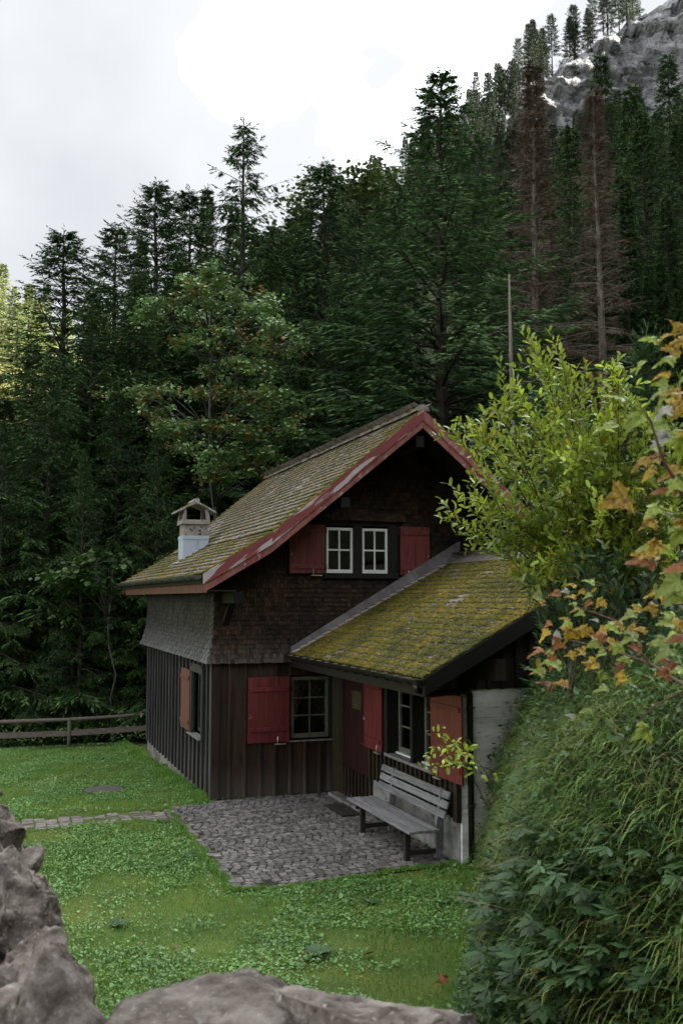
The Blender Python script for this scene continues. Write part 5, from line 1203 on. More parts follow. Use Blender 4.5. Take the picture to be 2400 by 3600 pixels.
# ---- sunlit hill on the far left
def broadleaf_far(seed, m):
    r = np.random.default_rng(seed); c = r.normal(0, 1, (26, 3)); c /= np.linalg.norm(c, axis=1)[:, None]; c *= r.uniform(.35, .95, (26, 1)); c = c * (3.4, 3.4, 3.6) + (0, 0, 6)
    idx = r.integers(0, 26, 2600); p = c[idx] + r.normal(0, .75, (2600, 3)); x = r.normal(size=(2600, 3)); mt = frames(p, x, r.normal(size=(2600, 3)), r.uniform(.35, .6, 2600), .35, .4)
    V_ = (np.einsum('nij,vj->nvi', mt[:, :3, :3], TW) + mt[:, None, :3, 3]).reshape(-1, 3)
    b = MB(); b.tube([(0, 0, -1), (.1, 0, 3), (0, .1, 8)], [.22, .16, .05], 7)
    for q in c[:10]: b.tube([(.05, 0, 2.6), q * (.6, .6, .9), q], [.09, .05, .02], 5)
    return b.mesh('trunk', 'bark_pale', True), fast_mesh('crown', V_, 4, m)
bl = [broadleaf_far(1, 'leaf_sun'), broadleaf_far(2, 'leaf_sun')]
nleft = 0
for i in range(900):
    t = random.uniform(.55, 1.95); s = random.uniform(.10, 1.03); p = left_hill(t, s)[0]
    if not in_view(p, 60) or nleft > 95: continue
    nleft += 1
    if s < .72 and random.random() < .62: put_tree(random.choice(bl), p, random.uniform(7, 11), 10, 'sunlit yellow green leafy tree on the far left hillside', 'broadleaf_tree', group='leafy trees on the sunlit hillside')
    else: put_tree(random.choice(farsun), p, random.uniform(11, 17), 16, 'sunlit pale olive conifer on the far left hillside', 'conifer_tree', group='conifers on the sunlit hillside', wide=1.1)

# ---- sycamore behind the chimney: limbs reach to leafy clumps
def clump_tree(name, label, base, trunk_top, clumps, leaf, mats, seed, per=170, rad=.75, trad=.13):
    r = np.random.default_rng(seed); base = np.asarray(base, float); e = empty(name, tuple(base)); tag(e, label, 'tree')
    tt = np.asarray(trunk_top) - base; b = MB(); ts = np.linspace(0, 1, 8); wob = r.normal(0, .08, (8, 3)) * np.sin(ts * math.pi)[:, None]; tp_ = ts[:, None] * tt + wob; b.tube(np.vstack([[0, 0, -1], tp_]), np.r_[trad, np.linspace(trad, .025, 8)], 8)
    P, ci = [], []
    for q in clumps:
        c = np.asarray(q) - base; zt = np.clip((c[2] - .30 * np.hypot(*(c[:2] - tt[:2] * .5)) - .6) / tt[2], .12, .97); s = np.array([np.interp(zt, ts, tp_[:, i]) for i in range(3)])
        mid = s * .45 + c * .55 + np.array([0, 0, .35]) + r.normal(0, .12, 3); b.tube([s, mid, c], [.03, .02, .006], 5)
        for k in range(7):
            g = c + r.normal(0, 1, 3) * (rad * .62, rad * .62, rad * .3); b.tube([mid * .3 + c * .7, (c + g) / 2 + np.array([0, 0, .06]), g], [.014, .009, .004], 4, cap=False)
            n = per // 7; P.append(g + r.normal(0, 1, (n, 3)) * (rad * .33, rad * .33, rad * .17)); ci.append(np.full(n, r.random()))
    P = np.vstack(P); ci = np.concatenate(ci); n = len(P)
    a = r.uniform(0, 6.28, n); x = np.stack([np.cos(a), np.sin(a), r.normal(-.35, .35, n)], -1); y = np.stack([-np.sin(a), np.cos(a), r.normal(0, .35, n)], -1); sz = leaf * r.uniform(.6, 1.25, n)
    mt = frames(P, x, y, sz, sz * .95, sz)
    LF = np.array([(0, 0, 0), (.15, .42, .06), (.55, .5, .05), (1, 0, -.08), (.55, -.5, .05), (.15, -.42, .06)])
    V_ = (np.einsum('nij,vj->nvi', mt[:, :3, :3], LF) + mt[:, None, :3, 3]).reshape(-1, 3)
    link('trunk', b.mesh('trunk', 'bark_pale', True), e); cm = fast_mesh('crown', V_, 6, mats)
    if len(mats) > 1: cm.polygons.foreach_set('material_index', ((ci > .80) & (r.random(n) < .6) | (r.random(n) < .03)).astype(np.int32))
    link('crown', cm, e); return e
cl = []
for x, y in ((475, 632), (440, 655), (505, 650), (545, 668), (420, 690), (380, 708), (345, 722), (590, 690), (625, 700), (500, 700), (455, 725), (560, 720), (640, 745), (600, 752), (520, 768), (470, 785), (575, 790), (640, 800), (545, 830), (500, 850), (610, 845), (665, 790), (430, 790), (300, 905), (265, 912), (335, 898), (370, 905), (345, 948), (380, 975), (410, 995), (455, 985), (500, 968), (540, 985), (575, 1000), (430, 1030), (470, 1045), (515, 1040), (555, 1050), (590, 1040), (480, 1075), (540, 1085), (640, 930), (690, 940), (655, 985), (610, 960), (680, 1000), (630, 900), (575, 915), (520, 905), (470, 900), (600, 1080), (640, 1050)):
    cl.append(at_v(x * 1.5306, y * 1.5306, 30 + random.uniform(-1.8, 1.8)))
b0 = at_v(760, 2300, 31)
clump_tree('sycamore_tree', 'leafy sycamore with grey trunk and some yellowing clumps behind the chimney', (b0[0], b0[1], -1.2), at_v(735, 1010, 30.5), cl, .13, ['leaf_maple', 'leaf_tree_yellow'], 3, per=230, rad=.46)
cl = [at_v(x * 1.5306, y * 1.5306, 28 + random.uniform(-1, 1)) for x, y in ((135, 1325), (165, 1310), (200, 1300), (235, 1290), (255, 1310), (190, 1335), (225, 1330), (160, 1345), (248, 1345))]
b0 = at_v(400, 2300, 28.5); clump_tree('young_sycamore', 'young sycamore with one spread of leaves left of the cottage eaves', (b0[0], b0[1], -1.0), at_v(395, 1985, 28.3), cl, .17, ['leaf_green'], 5, per=120, rad=.5, trad=.03)
cl = [at_v(x * 1.5306, y * 1.5306, 47 + random.uniform(-2, 2)) for x, y in ((600, 560), (640, 545), (680, 550), (620, 600), (660, 590), (700, 590), (640, 640), (690, 640), (730, 600), (600, 640), (720, 650), (660, 680), (700, 690), (610, 690))]
b0 = at_v(1000, 2200, 47); clump_tree('beech_tree', 'rounded mid green broadleaf tree between the tall spruces', (b0[0], b0[1], -1), at_v(1000, 830, 47), cl, .26, ['leaf_green'], 7, per=260, rad=1.3)
cl = [at_v(x * 1.5306, y * 1.5306, 60 + random.uniform(-2, 2)) for x, y in ((690, 440), (710, 470), (800, 420), (830, 405), (850, 440), (820, 460), (870, 430), (840, 490), (700, 510))]
b0 = at_v(1250, 2000, 60); clump_tree('birch_tree', 'light yellow green leafy treetop behind the spruces', (b0[0], b0[1], 2), at_v(1260, 640, 60), cl, .3, ['leaf_light'], 8, per=240, rad=1.4)

# ---- undergrowth behind the fence
n = 34000
u_ = rng.uniform(-17, 14, n); w_ = rng.uniform(0, 1, n) ** .8
py0 = rng.uniform(10.9, 17.5, n); xx = u_; yy = py0 - xx * .33
gz = ground_z(xx, yy); hh = (.25 + .85 * np.clip((py0 - 10.9) / 3, 0, 1)) * (1 + .4 * nz2(xx, yy, .8))
keep = ~((xx > -.3) & (xx < 7.2) & (yy < 8.3))
P = np.c_[xx, yy, gz + hh * rng.random(n) ** .5][keep]
tag(leaf_scatter(P, rng.uniform(.05, .14, len(P)), .6, 'undergrowth', 'undergrowth', .9), 'leafy green undergrowth of weeds and brambles behind the pole fence', 'undergrowth', kind='stuff')
for px, s in ((395, 1.0), (425, 1.15), (455, 1.3)):
    g = at_v(px, 2500, 29.5); e = empty('tall_weed', (g[0], g[1], -.7)); tag(e, 'tall weed with pale yellow flower heads beyond the fence', 'plant', 'flowering weeds beyond the fence')
    b = MB(); b.tube([(0, 0, 0), (.02, 0, .9 * s), (.0, .03, 1.32 * s)], [.012, .008, .004], 5); b.build('stem', 'herb', e)
    P = rng.normal(0, 1, (60, 3)) * (.09, .09, .13) + np.array([0, 0, 1.28 * s]); link('flower_head', leaf_scatter(P, rng.uniform(.03, .06, 60), .7, 'flower_head', 'flower', 1).data, e); bpy.data.objects.remove([o for o in bpy.data.objects if o.name.startswith('flower_head') and o.parent is None][0])
    P = rng.normal(0, 1, (40, 3)) * (.11, .11, .3) + np.array([0, 0, .7 * s]); o = tag(leaf_scatter(P, rng.uniform(.07, .14, 40), .45, 'foliage', 'undergrowth', 1, parent=e), kind='stuff')
# ================================================================== BANK ON THE RIGHT
def bank_pts(n, smin=-.05, smax=3.4, bias=1.0):
    L = np.cumsum(np.r_[0, np.linalg.norm(np.diff(FOOT[1:], axis=0), axis=1)]); t = rng.uniform(0, L[-1], n); fx = np.interp(t, L, FOOT[1:, 0]); fy = np.interp(t, L, FOOT[1:, 1])
    sg_ = np.linspace(max(smin, -.3), smax, 400); ar_ = np.cumsum(np.hypot(np.gradient(sg_), np.gradient(np.where(sg_ > 0, bank_h(sg_), 0)))); s = np.interp(rng.random(n) * ar_[-1], ar_, sg_); nx, ny = .84, -.54
    x, y = fx + nx * s, fy + ny * s
    ok = ~((x > 2.2) & (y > -5.15)) & (y > -14.2)
    return x[ok], y[ok], s[ok]
SLN = np.array([-.84, .54, 0.0])
def long_grass(n, hl, hw, name, m, label, smin, smax, mask=None, droop=1.0, bias=1.0):
    x, y, s = bank_pts(n, smin, smax, bias)
    if mask is not None: k = mask(x, y, s); x, y, s = x[k], y[k], s[k]
    z = ground_z(x, y); n = len(x); l = rng.uniform(*hl, n); w = rng.uniform(*hw, n)
    a = rng.normal(0, .9, n); ca, sa = np.cos(a), np.sin(a)
    out = np.stack([SLN[0] * ca - SLN[1] * sa, SLN[0] * sa + SLN[1] * ca, np.zeros(n)], -1)
    side = np.stack([-out[:, 1], out[:, 0], np.zeros(n)], -1); T = np.array([0, .35, .7, 1.0]); up0 = rng.uniform(.45, 1.0, n); dr = rng.uniform(.4, 1.3, n) * droop
    pts = [np.c_[x, y, z] + out * (l * t * rng.uniform(.6, .9, n))[:, None] + np.array([0, 0, 1]) * (l * (up0 * t - dr * t * t))[:, None] for t in T]
    W_ = [1, .85, .55, .06]; q = []
    for i in range(3):
        q.append(np.stack([pts[i] - side * (w * W_[i] / 2)[:, None], pts[i] + side * (w * W_[i] / 2)[:, None], pts[i + 1] + side * (w * W_[i + 1] / 2)[:, None], pts[i + 1] - side * (w * W_[i + 1] / 2)[:, None]], 1))
    V_ = np.stack(q, 1)                               # n,3,4,3 ; joined per blade so that islands are blades
    vv = np.concatenate([np.stack([pts[i] - side * (w * W_[i] / 2)[:, None], pts[i] + side * (w * W_[i] / 2)[:, None]], 1) for i in range(4)], 1)
    f0 = np.array([(0, 1, 3, 2), (2, 3, 5, 4), (4, 5, 7, 6)]); F_ = (f0[None] + (np.arange(n) * 8)[:, None, None]).reshape(-1, 4)
    o = link(name, idx_mesh(name, vv.reshape(-1, 3), F_, m)); tag(o, label, 'grass', kind='stuff'); return o
gm = lambda x, y, s: (ground_z(x, y) > .95 + .35 * nz2(x, y, 1.1, 3) + rng.normal(0, .25, len(x))) | ((y > -9.2) & (rng.random(len(x)) < .8))
long_grass(34000, (.22, .5), (.009, .018), 'bank_grass', 'grass_long', 'long drooping green grass covering the steep bank', -.05, 2.6, gm)
long_grass(9000, (.12, .3), (.005, .009), 'bank_foot_grass', 'grass_long', 'tufts of longer grass along the foot of the bank', -.25, .8)
long_grass(3600, (.25, .6), (.005, .009), 'dry_grass', 'grass_dry', 'straw coloured dead grass hanging down the bank', -.05, 2.6, gm, droop=.9)
# leafy ground cover on the near part of the bank
x, y, s = bank_pts(70000, -.08, 3.3); k = ((ground_z(x, y) < 1.15 + .4 * nz2(x, y, 1.1, 3) + rng.normal(0, .25, len(x))) & (y < -8.6)) | (rng.random(len(x)) < .36); x, y, s = x[k], y[k], s[k]
P = np.c_[x, y, ground_z(x, y)] + np.array([-.84 * .7, .54 * .7, .5]) * (rng.random(len(x)) ** 1.3 * .30)[:, None]
tag(leaf_scatter(P, rng.uniform(.03, .085, len(P)), .55, 'bank_herbs', 'herb', .9), 'dark leafy ground cover of nettles and ferns on the bank', 'ground cover', kind='stuff')
x, y, s = bank_pts(9000, -.3, .5); P = np.c_[x, y, ground_z(x, y) + rng.random(len(x)) * .12]
tag(leaf_scatter(P, rng.uniform(.03, .07, len(P)), .7, 'bank_foot_leaves', 'weed', .8), 'soft green leaves along the foot of the bank', 'ground cover', kind='stuff')
# cut leaved herbs (fans of pointed leaflets): countable plants
def herb_mesh(seed, m):
    r = np.random.default_rng(seed); b = MB()
    for st in range(5):
        a = r.uniform(0, 6.28); l = r.uniform(.18, .34); tip = np.array([math.cos(a) * l * .7, math.sin(a) * l * .7, l * .75]); b.tube([(0, 0, 0), tip * .5 + np.array([0, 0, .04]), tip], [.004, .003, .002], 4)
        for j in range(7):
            a2 = a + (j - 3) * .55; L_ = .11 * (1.1 - .1 * abs(j - 3)) * r.uniform(.8, 1.15); d = np.array([math.cos(a2), math.sin(a2), r.uniform(-.45, .05)]); sd = np.array([-math.sin(a2), math.cos(a2), 0]) * L_ * .2; c = tip
            v = [c, c + d * L_ * .35 + sd * .8, c + d * L_ * .5 + sd * .55, c + d * L_ * .62 + sd * .95, c + d * L_, c + d * L_ * .62 - sd * .95, c + d * L_ * .5 - sd * .55, c + d * L_ * .35 - sd * .8]
            b.add(v, [(0, 1, 2, 6, 7), (2, 3, 5, 6), (3, 4, 5)])
    return b.mesh('foliage', m)
HM = [herb_mesh(i, 'herb') for i in range(5)]
def bank_hit(px, py):
    d = pray(px, py); d = d / np.linalg.norm(d)
    for t in np.arange(2.2, 16, .02):
        p = CAM + d * t
        if p[2] < ground_z(p[0], p[1]) + .02: return p
    return None
for i in range(95):
    px, py = random.uniform(1720, 2390), random.uniform(2980, 3590)
    if px < 1720 + (3000 - py) * .1 + 60: px += 120
    p = bank_hit(px, py)
    if p is None or bank_s(p[0], p[1]) < .1 or (p[1] > -9.0 and random.random() < .85): continue
    o = link('bank_herb', random.choice(HM)); o.location = p; o.rotation_euler = (random.uniform(-.2, .4), random.uniform(-.5, .1), random.uniform(0, 6.28)); s = random.uniform(.7, 1.25); o.scale = (s, s, s)
    tag(o, 'cut leaved dark green herb growing out of the bank', 'plant', 'herbs on the bank')
# broad leaved plant with big crinkled leaves
p = bank_hit(2110, 3110)
if p is not None:
    e = empty('butterbur_plant', tuple(p)); tag(e, 'plant with big drooping crinkled green leaves on the bank', 'plant')
    for k, (ax_, ln, wd) in enumerate(((-1.15, .34, .12), (-.6, .38, .12), (-.1, .34, .11), (.5, .30, .11), (-1.7, .28, .10), (1.1, .28, .10), (-.35, .24, .10), (.15, .26, .1), (-1.0, .22, .09))):
        dv = RT * math.sin(ax_) * -1 * -1 + FH * -math.cos(ax_); V_ = []; S = 9; sd = np.cross(dv, (0, 0, 1.))
        for i in range(S + 1):
            t = i / S; c = dv * (ln * t) + np.array([0, 0, ln * (.55 * t - .75 * t * t)]); ww = wd * .5 * math.sin(math.pi * min(1, .08 + t * .9)) ** .7 * (1 + .10 * math.sin(i * 2.6 + k))
            for j in (-1, -.5, 0, .5, 1): V_.append(c + sd * ww * j + np.array([0, 0, (-abs(j) * ww * .35 + .008 * math.sin(i * 2 + j * 7))]))
        f = [(i * 5 + j, i * 5 + j + 1, i * 5 + j + 6, i * 5 + j + 5) for i in range(S) for j in range(4)]
        MB().add(V_, f).build('leaf', 'herb', e, smooth=True)
# dry stalks leaning out of the bank
for i, pl_ in enumerate((((2250, 2790), (2160, 2560), (2150, 2490)), ((2330, 2830), (2210, 2620), (2160, 2570)), ((1990, 3080), (1840, 3010), (1720, 3050)), ((1890, 2990), (1760, 2880), (1690, 2740)), ((1900, 3250), (1760, 3190), (1610, 3160)), ((1960, 2960), (1830, 2900), (1730, 2960)), ((2060, 2700), (1900, 2600), (1800, 2480)), ((2250, 3250), (2200, 3120), (2180, 3080)))):
    p0 = bank_hit(*pl_[0]); 
    if p0 is None: continue
    dd = np.linalg.norm(p0 - CAM); pts_ = [p0] + [CAM + pray(*q) / np.linalg.norm(pray(*q)) * (dd - .12 * (k + 1)) for k, q in enumerate(pl_[1:])]
    e = empty('dry_stalk', tuple(p0)); tag(e, 'thin straw coloured dry stalk leaning out of the bank', 'plant', 'dry stalks on the bank'); pts_ = np.array(pts_) - p0
    b = MB(); tt = np.linspace(0, 2, 9); sm_ = np.stack([np.interp(tt, [0, 1, 2], pts_[:, j]) for j in range(3)], -1); b.tube(sm_, np.linspace(.004, .0018, 9), 5); b.build('stem', 'grass_dry', e)
    b = MB()
    for k in range(7): a = rand_unit(1)[0]; b.tube([pts_[2], pts_[2] + a * .035 + np.array([0, 0, .02])], .0012, 4)
    b.build('seed_head', 'grass_dry', e)

# ================================================================== SALLOW BUSH
LB_V = [(0, 0, 0), (.22, .16, .035), (.55, .20, .045), (.82, .15, .02), (1, 0, -.04), (.82, -.15, .02), (.55, -.20, .045), (.22, -.16, .035), (.3, 0, 0), (.65, 0, -.005)]
LB_F = [(0, 8, 1), (1, 8, 9, 2), (2, 9, 3), (3, 9, 4), (0, 7, 8), (7, 6, 9, 8), (6, 5, 9), (5, 4, 9)]
LBV = np.array(LB_V)
def leaf_bend(k): v = LBV.copy(); v[:, 2] -= k * v[:, 0] ** 2; return v
def bush(name, label, base_px, bd, tips, leaf, mats, seed, sidelen=(.14, .42), step=.032, solo=300, thick=.016, cat='bush', dens=1.0, group=None):
    r = np.random.default_rng(seed); b0 = bank_hit(*base_px)
    root = np.array(b0 if b0 is not None else CAM + pray(*base_px) * bd); e = empty(name, tuple(root)); tag(e, label, cat, group)
    twigs = MB(); LP, LX, LN = [], [], []
    def leaves_on(P, n, sc=1.0):
        t = np.linspace(.12, 1, n); q = np.stack([np.interp(t, np.linspace(0, 1, len(P)), P[:, i]) for i in range(3)], -1); tg = np.gradient(q, axis=0) if n > 1 else (P[-1:] - P[:1]); tg /= np.linalg.norm(tg, axis=1)[:, None] + 1e-9
        ph = r.uniform(0, 6.28) + np.arange(n) * 2.4; s1 = np.cross(tg, (0.1, .2, 1.)); s1 /= np.linalg.norm(s1, axis=1)[:, None] + 1e-9; s2 = np.cross(tg, s1)
        d = tg * r.uniform(.5, 1.0, (n, 1)) + (s1 * np.cos(ph)[:, None] + s2 * np.sin(ph)[:, None]) * r.uniform(.5, 1.0, (n, 1)) + np.array([0, 0, .18])
        LP.append(q); LX.append(d); LN.append(leaf * sc * r.uniform(.6, 1.2, n))
    for i, tip in enumerate(tips):
        tip = np.asarray(tip, float); s = root + np.array([r.normal(0, .22), r.normal(0, .22), -.1]); span = tip - s
        mid = s + span * .5 + np.array([0, 0, .12 * np.linalg.norm(span) * r.uniform(.2, 1.2)]) + r.normal(0, .05, 3)
        t = np.linspace(0, 1, 12)[:, None]; P = s * (1 - t) ** 2 + 2 * mid * t * (1 - t) + tip * t ** 2; P = P + np.cumsum(r.normal(0, .008, P.shape), 0)
        twigs.tube(P - root, np.linspace(thick * r.uniform(.6, 1.2), .0025, 12), 6)
        leaves_on(P[7:], int(np.linalg.norm(P[-1] - P[7]) / step * dens))
        ns_ = int(np.linalg.norm(span) * 5.5 * dens)
        for k in range(ns_):
            u = r.uniform(.38, .97); c = np.array([np.interp(u, np.linspace(0, 1, 12), P[:, j]) for j in range(3)]); tg = P[min(11, int(u * 11) + 1)] - P[int(u * 11)]; tg /= np.linalg.norm(tg) + 1e-9
            d = tg * .8 + rand_unit(1)[0] * .8 + np.array([0, 0, .25]); d /= np.linalg.norm(d); l = r.uniform(*sidelen); Q = np.stack([c, c + d * l * .5 + np.array([0, 0, .01]), c + d * l + np.array([0, 0, -.02 * l])]); twigs.tube(Q - root, [.004, .003, .0015], 4, cap=False)
            leaves_on(Q, max(2, int(l / step * dens)))
    twigs.build('stem', 'twig', e, smooth=True)
    P = np.vstack(LP); X = np.vstack(LX); S = np.concatenate(LN); n = len(P)
    Yd = np.cross(np.array([0, 0, 1.]) + r.normal(0, .45, (n, 3)), X); mt = frames(P - root, X, Yd, S, S * r.uniform(.8, 1.15, n), S)
    mi = (r.random(n) < .045).astype(int); order = np.argsort(depth(P))
    lm = [[MB().add(leaf_bend(k), LB_F).mesh('leaf', m, True) for k in (.0, .15, .3, -.1)] for m in mats]
    V_, F_, MI = [], [], []; off = 0
    for c, i in enumerate(order):
        if c < solo:
            o = link('leaf', lm[mi[i]][c % 4], e); o.matrix_basis = Matrix(mt[i].tolist())
    rest_ = order[solo:]
    if len(rest_):
        q = MB(); bv = [leaf_bend(k) for k in (.0, .15, .3, -.1)]
        tri = [(0, 8, 1), (1, 8, 9), (1, 9, 2), (2, 9, 3), (3, 9, 4), (0, 7, 8), (7, 6, 9), (7, 9, 8), (6, 5, 9), (5, 4, 9)]
        VV = np.concatenate([np.einsum('nij,vj->nvi', mt[rest_[k::4], :3, :3], bv[k]) + mt[rest_[k::4], None, :3, 3] for k in range(4)]); mm_ = np.concatenate([mi[rest_[k::4]] for k in range(4)])
        ff = (np.array(tri)[None] + (np.arange(len(VV)) * 10)[:, None, None]).reshape(-1, 3)
        tag(link('leaf_mass', idx_mesh('leaf_mass', VV.reshape(-1, 3), ff, mats, np.repeat(mm_, len(tri)), smooth=True), e), kind='stuff')
    return e
tips = []
for x, y in ((1212, 785), (1240, 778), (1222, 815), (1275, 815), (1300, 850), (1340, 870), (1398, 825), (1418, 850), (1385, 905), (1150, 885), (1180, 895), (1130, 925), (1205, 930), (1052, 958), (1085, 965), (1045, 985), (1110, 990), (1150, 1000), (1042, 1132), (1075, 1125), (1065, 1160), (1110, 1150), (1012, 1203), (1045, 1225), (1085, 1225), (1100, 1262), (1150, 1180), (1200, 1010), (1245, 965), (1290, 940), (1330, 960), (1370, 965), (1400, 985), (1440, 940), (1480, 1000), (1240, 1060), (1290, 1050), (1340, 1070), (1400, 1080), (1190, 1110), (1170, 1250), (1220, 1200), (1270, 1150), (1150, 1300), (1200, 1320), (1330, 1180), (1390, 1170), (1450, 1120), (1500, 1150), (1250, 1260), (1300, 1280), (1360, 1300), (1430, 1240), (1480, 1260), (1540, 1080), (1540, 1200)):
    k = 9.6 + random.uniform(-1.1, 1.2); d = pray(x * 1.5306, y * 1.5306); tips.append(CAM + d / np.linalg.norm(d) * k)
for i in range(30):
    x, y = random.uniform(1230, 1580), random.uniform(900, 1330); d = pray(x * 1.5306, y * 1.5306); tips.append(CAM + d / np.linalg.norm(d) * random.uniform(8.6, 10.4))
bush('sallow_bush', 'big fresh green sallow bush on the bank beside the cottage', (2210, 2230), 9.4, tips, .088, ['leaf_bush', 'leaf_bush_yellow'], 4, dens=.95)
# low twig reaching in front of the bench
tips = [CAM + pray(x, y) / np.linalg.norm(pray(x, y)) * 9.6 for x, y in ((1515, 2580), (1490, 2660), (1530, 2700), (1600, 2630), (1480, 2700))]
bush('yellowing_shoot', 'low bush shoot with yellowing leaves in front of the bench', (1800, 2790), 9.4, tips, .095, ['leaf_bush', 'leaf_bush_yellow'], 9, sidelen=(.05, .14), step=.06, thick=.007, dens=.5, cat='shrub')

# ================================================================== SAPLING SPRUCES ON THE BANK
sap = spruce(40, 3.0, 1.0, .15, whorl=.22, per=5, tw=.06, tww=.018, dens=1.5, droop=.1, needle='needle_blue', hang=.12, lift=.45, tk=.35)
for px, py, k, w, lab in ((2262, 1205, 10.9, .45, 'young spruce sapling with bare upright leader behind the bush'), (1980, 2060, 10.2, 1.1, 'small dark spruce under the bush beside the annex roof')):
    tp_ = CAM + pray(px, py) / np.linalg.norm(pray(px, py)) * k; zb = float(ground_z(tp_[0], tp_[1])) - .1
    put_tree(sap, (tp_[0], tp_[1], zb), max(.6, tp_[2] - zb), 3.0, lab, 'spruce_sapling', wide=w)

# ================================================================== MAPLE BRANCHES IN THE FOREGROUND
mb = empty('young_maple', tuple(CAM + pray(2600, 2500) * 3.2)); tag(mb, 'young maple with large yellow, green and brown autumn leaves in front of the bush', 'tree')
MO = np.array(mb.location)
def P_(px, py, k): return CAM + pray(px, py) * k - MO
b = MB()
for pts_, r0 in (([(2600, 2500, 3.3), (2500, 2000, 3.2), (2400, 1740, 3.2), (2330, 1620, 3.15), (2285, 1480, 3.1), (2230, 1400, 3.1)], .009), ([(2450, 1850, 3.2), (2480, 1500, 3.3), (2440, 1250, 3.4), (2390, 1160, 3.4)], .007), ([(2600, 2500, 3.3), (2420, 2420, 3.9), (2280, 2330, 4.2), (2130, 2280, 4.4), (1960, 2240, 4.6)], .008), ([(2280, 2330, 4.2), (2160, 2180, 4.4), (2020, 2130, 4.5)], .005), ([(2600, 2500, 3.3), (2450, 2200, 3.4), (2330, 2080, 3.3)], .007), ([(2420, 2420, 3.9), (2300, 2480, 4.0), (2240, 2540, 4.0)], .005)):
    q = np.array([P_(*a) for a in pts_]); b.tube(q, np.linspace(r0, .002, len(q)), 6)
b.build('stem', 'twig_red', mb, smooth=True)
r0_ = P_(2600, 2500, 3.3); gx_, gy_ = (MO + r0_)[0] + .25, (MO + r0_)[1] - .05
b = MB(); b.tube([r0_, r0_ + np.array([.12, -.02, -.5]), np.array([gx_, gy_, float(ground_z(gx_, gy_)) - .2]) - MO], [.012, .018, .026], 8); b.build('trunk', 'twig', mb, smooth=True)
def mleaf(px, py, k, size, kind, tip, tilt=0., roll=0.):
    """tip: direction of the leaf tip in the picture plane (radians, 0 = right, pi/2 = up); tilt: leaning of the blade away from facing the camera"""
    me = random.choice(MLM[kind]); o = link('leaf', me, mb); size *= .74
    d = -pray(px, py); d /= np.linalg.norm(d); x = RT * math.cos(tip) + UP * math.sin(tip); n = d * math.cos(tilt) + np.array([0, 0, 1.]) * math.sin(tilt) + RT * roll
    y = np.cross(n, x); m = frames(np.array([P_(px, py, k)]), np.array([x - n * .05]), np.array([y]), size, size, size)[0]
    m[:3, 3] -= m[:3, 0] * .45
    o.matrix_basis = Matrix(m.tolist())
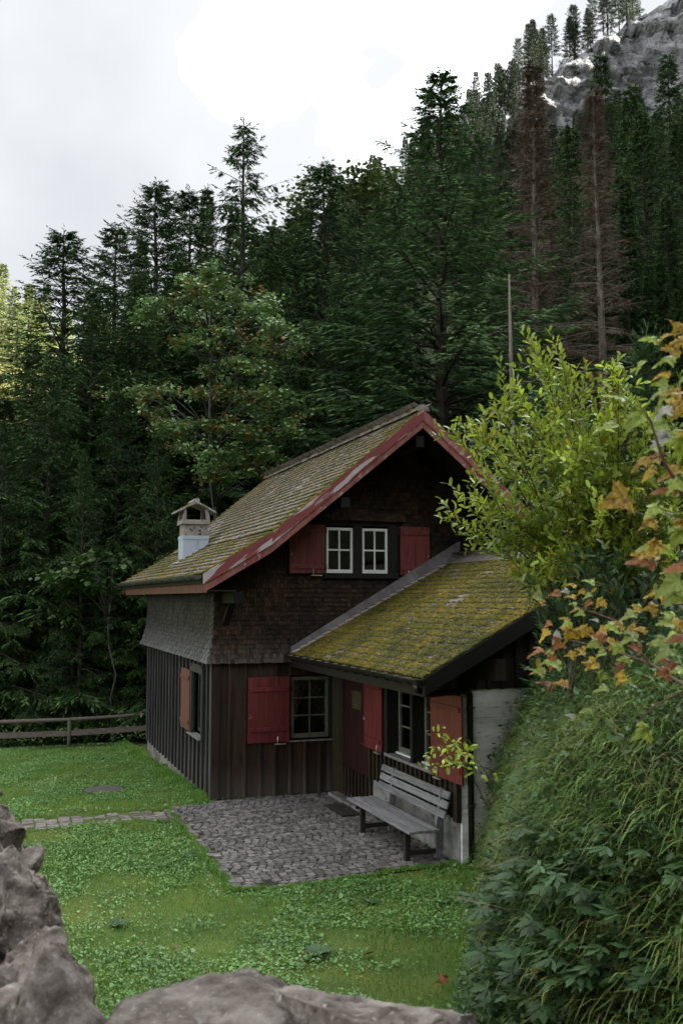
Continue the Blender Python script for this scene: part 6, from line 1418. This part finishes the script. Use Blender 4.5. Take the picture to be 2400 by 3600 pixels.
for a in ((2180, 1755, 3.1, .20, 'maple_yellow', 3.5, .35), (2140, 1500, 3.1, .16, 'maple_green', 3.3, 1.2), (2230, 1480, 3.1, .17, 'maple_green', 3.9, 1.1), (2180, 1400, 3.1, .15, 'maple_green', 2.9, 1.35), (2290, 1190, 3.4, .13, 'maple_green', 3.2, 1.0), (2340, 1260, 3.4, .15, 'maple_green', 3.4, 1.1), (2330, 1310, 3.4, .13, 'maple_yellow', 3.3, 1.3), (2390, 1150, 3.4, .13, 'maple_yellow', 2.2, .9), (2370, 1380, 3.3, .15, 'maple_yellow', 3.2, 1.1), (2330, 1440, 3.2, .13, 'maple_pale', 3.7, 1.15), (2390, 1420, 3.2, .16, 'maple_yellow', 4.2, .7), (2330, 1540, 3.2, .15, 'maple_pale', 3.6, .9), (2250, 1620, 3.15, .13, 'maple_yellow', 3.7, 1.2), (2320, 1600, 3.2, .12, 'maple_brown', 3.2, 1.3), (2390, 1560, 3.1, .16, 'maple_green', 4.4, .8), (2370, 1660, 3.2, .16, 'maple_yellow', 3.5, 1.1), (2350, 1720, 3.2, .17, 'maple_brown', 3.3, 1.2), (2280, 1830, 3.2, .13, 'maple_yellow', 3.5, 1.0), (2380, 1880, 3.1, .16, 'maple_green', 4.0, .7), (2300, 1930, 3.2, .16, 'maple_yellow', 3.6, 1.3), (2270, 1970, 3.2, .19, 'maple_brown', 3.2, 1.15), (2370, 2050, 3.1, .19, 'maple_green', 3.7, .55), (2390, 1990, 3.0, .16, 'maple_brown', 3.4, 1.2), (2260, 2570, 4.0, .17, 'maple_green', 3.6, .35), (2390, 2240, 3.4, .15, 'maple_brown', 3.4, 1.2), (2340, 2290, 3.7, .16, 'maple_green', 3.8, .9)):
    mleaf(*a)
for i in range(75):
    t = random.random(); px = random.uniform(1890, 2400); py = 2290 + random.gauss(0, 85) + (px - 2150) * .10
    kind = random.choices(['maple_yellow', 'maple_green', 'maple_brown', 'maple_pale'], [4, 6, 1.6, .25])[0]
    mleaf(px, py, 4.3 + random.uniform(-.5, .5) - (px - 2150) * .001, random.uniform(.08, .145), kind, random.uniform(2.6, 4.2), random.uniform(.6, 1.5), random.uniform(-.4, .4))
for i in range(14):
    px = random.uniform(1870, 2130); py = 2060 + (px - 1870) * .35 + random.gauss(0, 30); mleaf(px, py, 4.5 + random.uniform(-.2, .2), random.uniform(.07, .12), random.choice(['maple_yellow', 'maple_green', 'maple_pale', 'maple_brown']), random.uniform(2.6, 4.0), random.uniform(.7, 1.4))

for i in range(34):
    px = random.uniform(2250, 2420); py = random.uniform(1180, 2150); mleaf(px, py, 3.3 + random.uniform(-.2, .6), random.uniform(.10, .16), random.choices(['maple_yellow', 'maple_green', 'maple_brown', 'maple_pale'], [4, 6, 1.4, .4])[0], random.uniform(2.7, 4.2), random.uniform(.4, 1.4), random.uniform(-.5, .5))
tips = []
for i in range(30):
    x, y = random.uniform(1840, 2420), random.uniform(1950, 2330); d = pray(x, y); tips.append(CAM + d / np.linalg.norm(d) * (9.4 + random.uniform(-.9, .7) - (x - 2100) * .002))
bush('dogwood_shrub', 'low dark green shrub filling the bank under the tall bush', (2140, 2420), 9.0, tips, .10, ['herb', 'leaf_bush_yellow'], 12, solo=60, dens=.9, thick=.009)
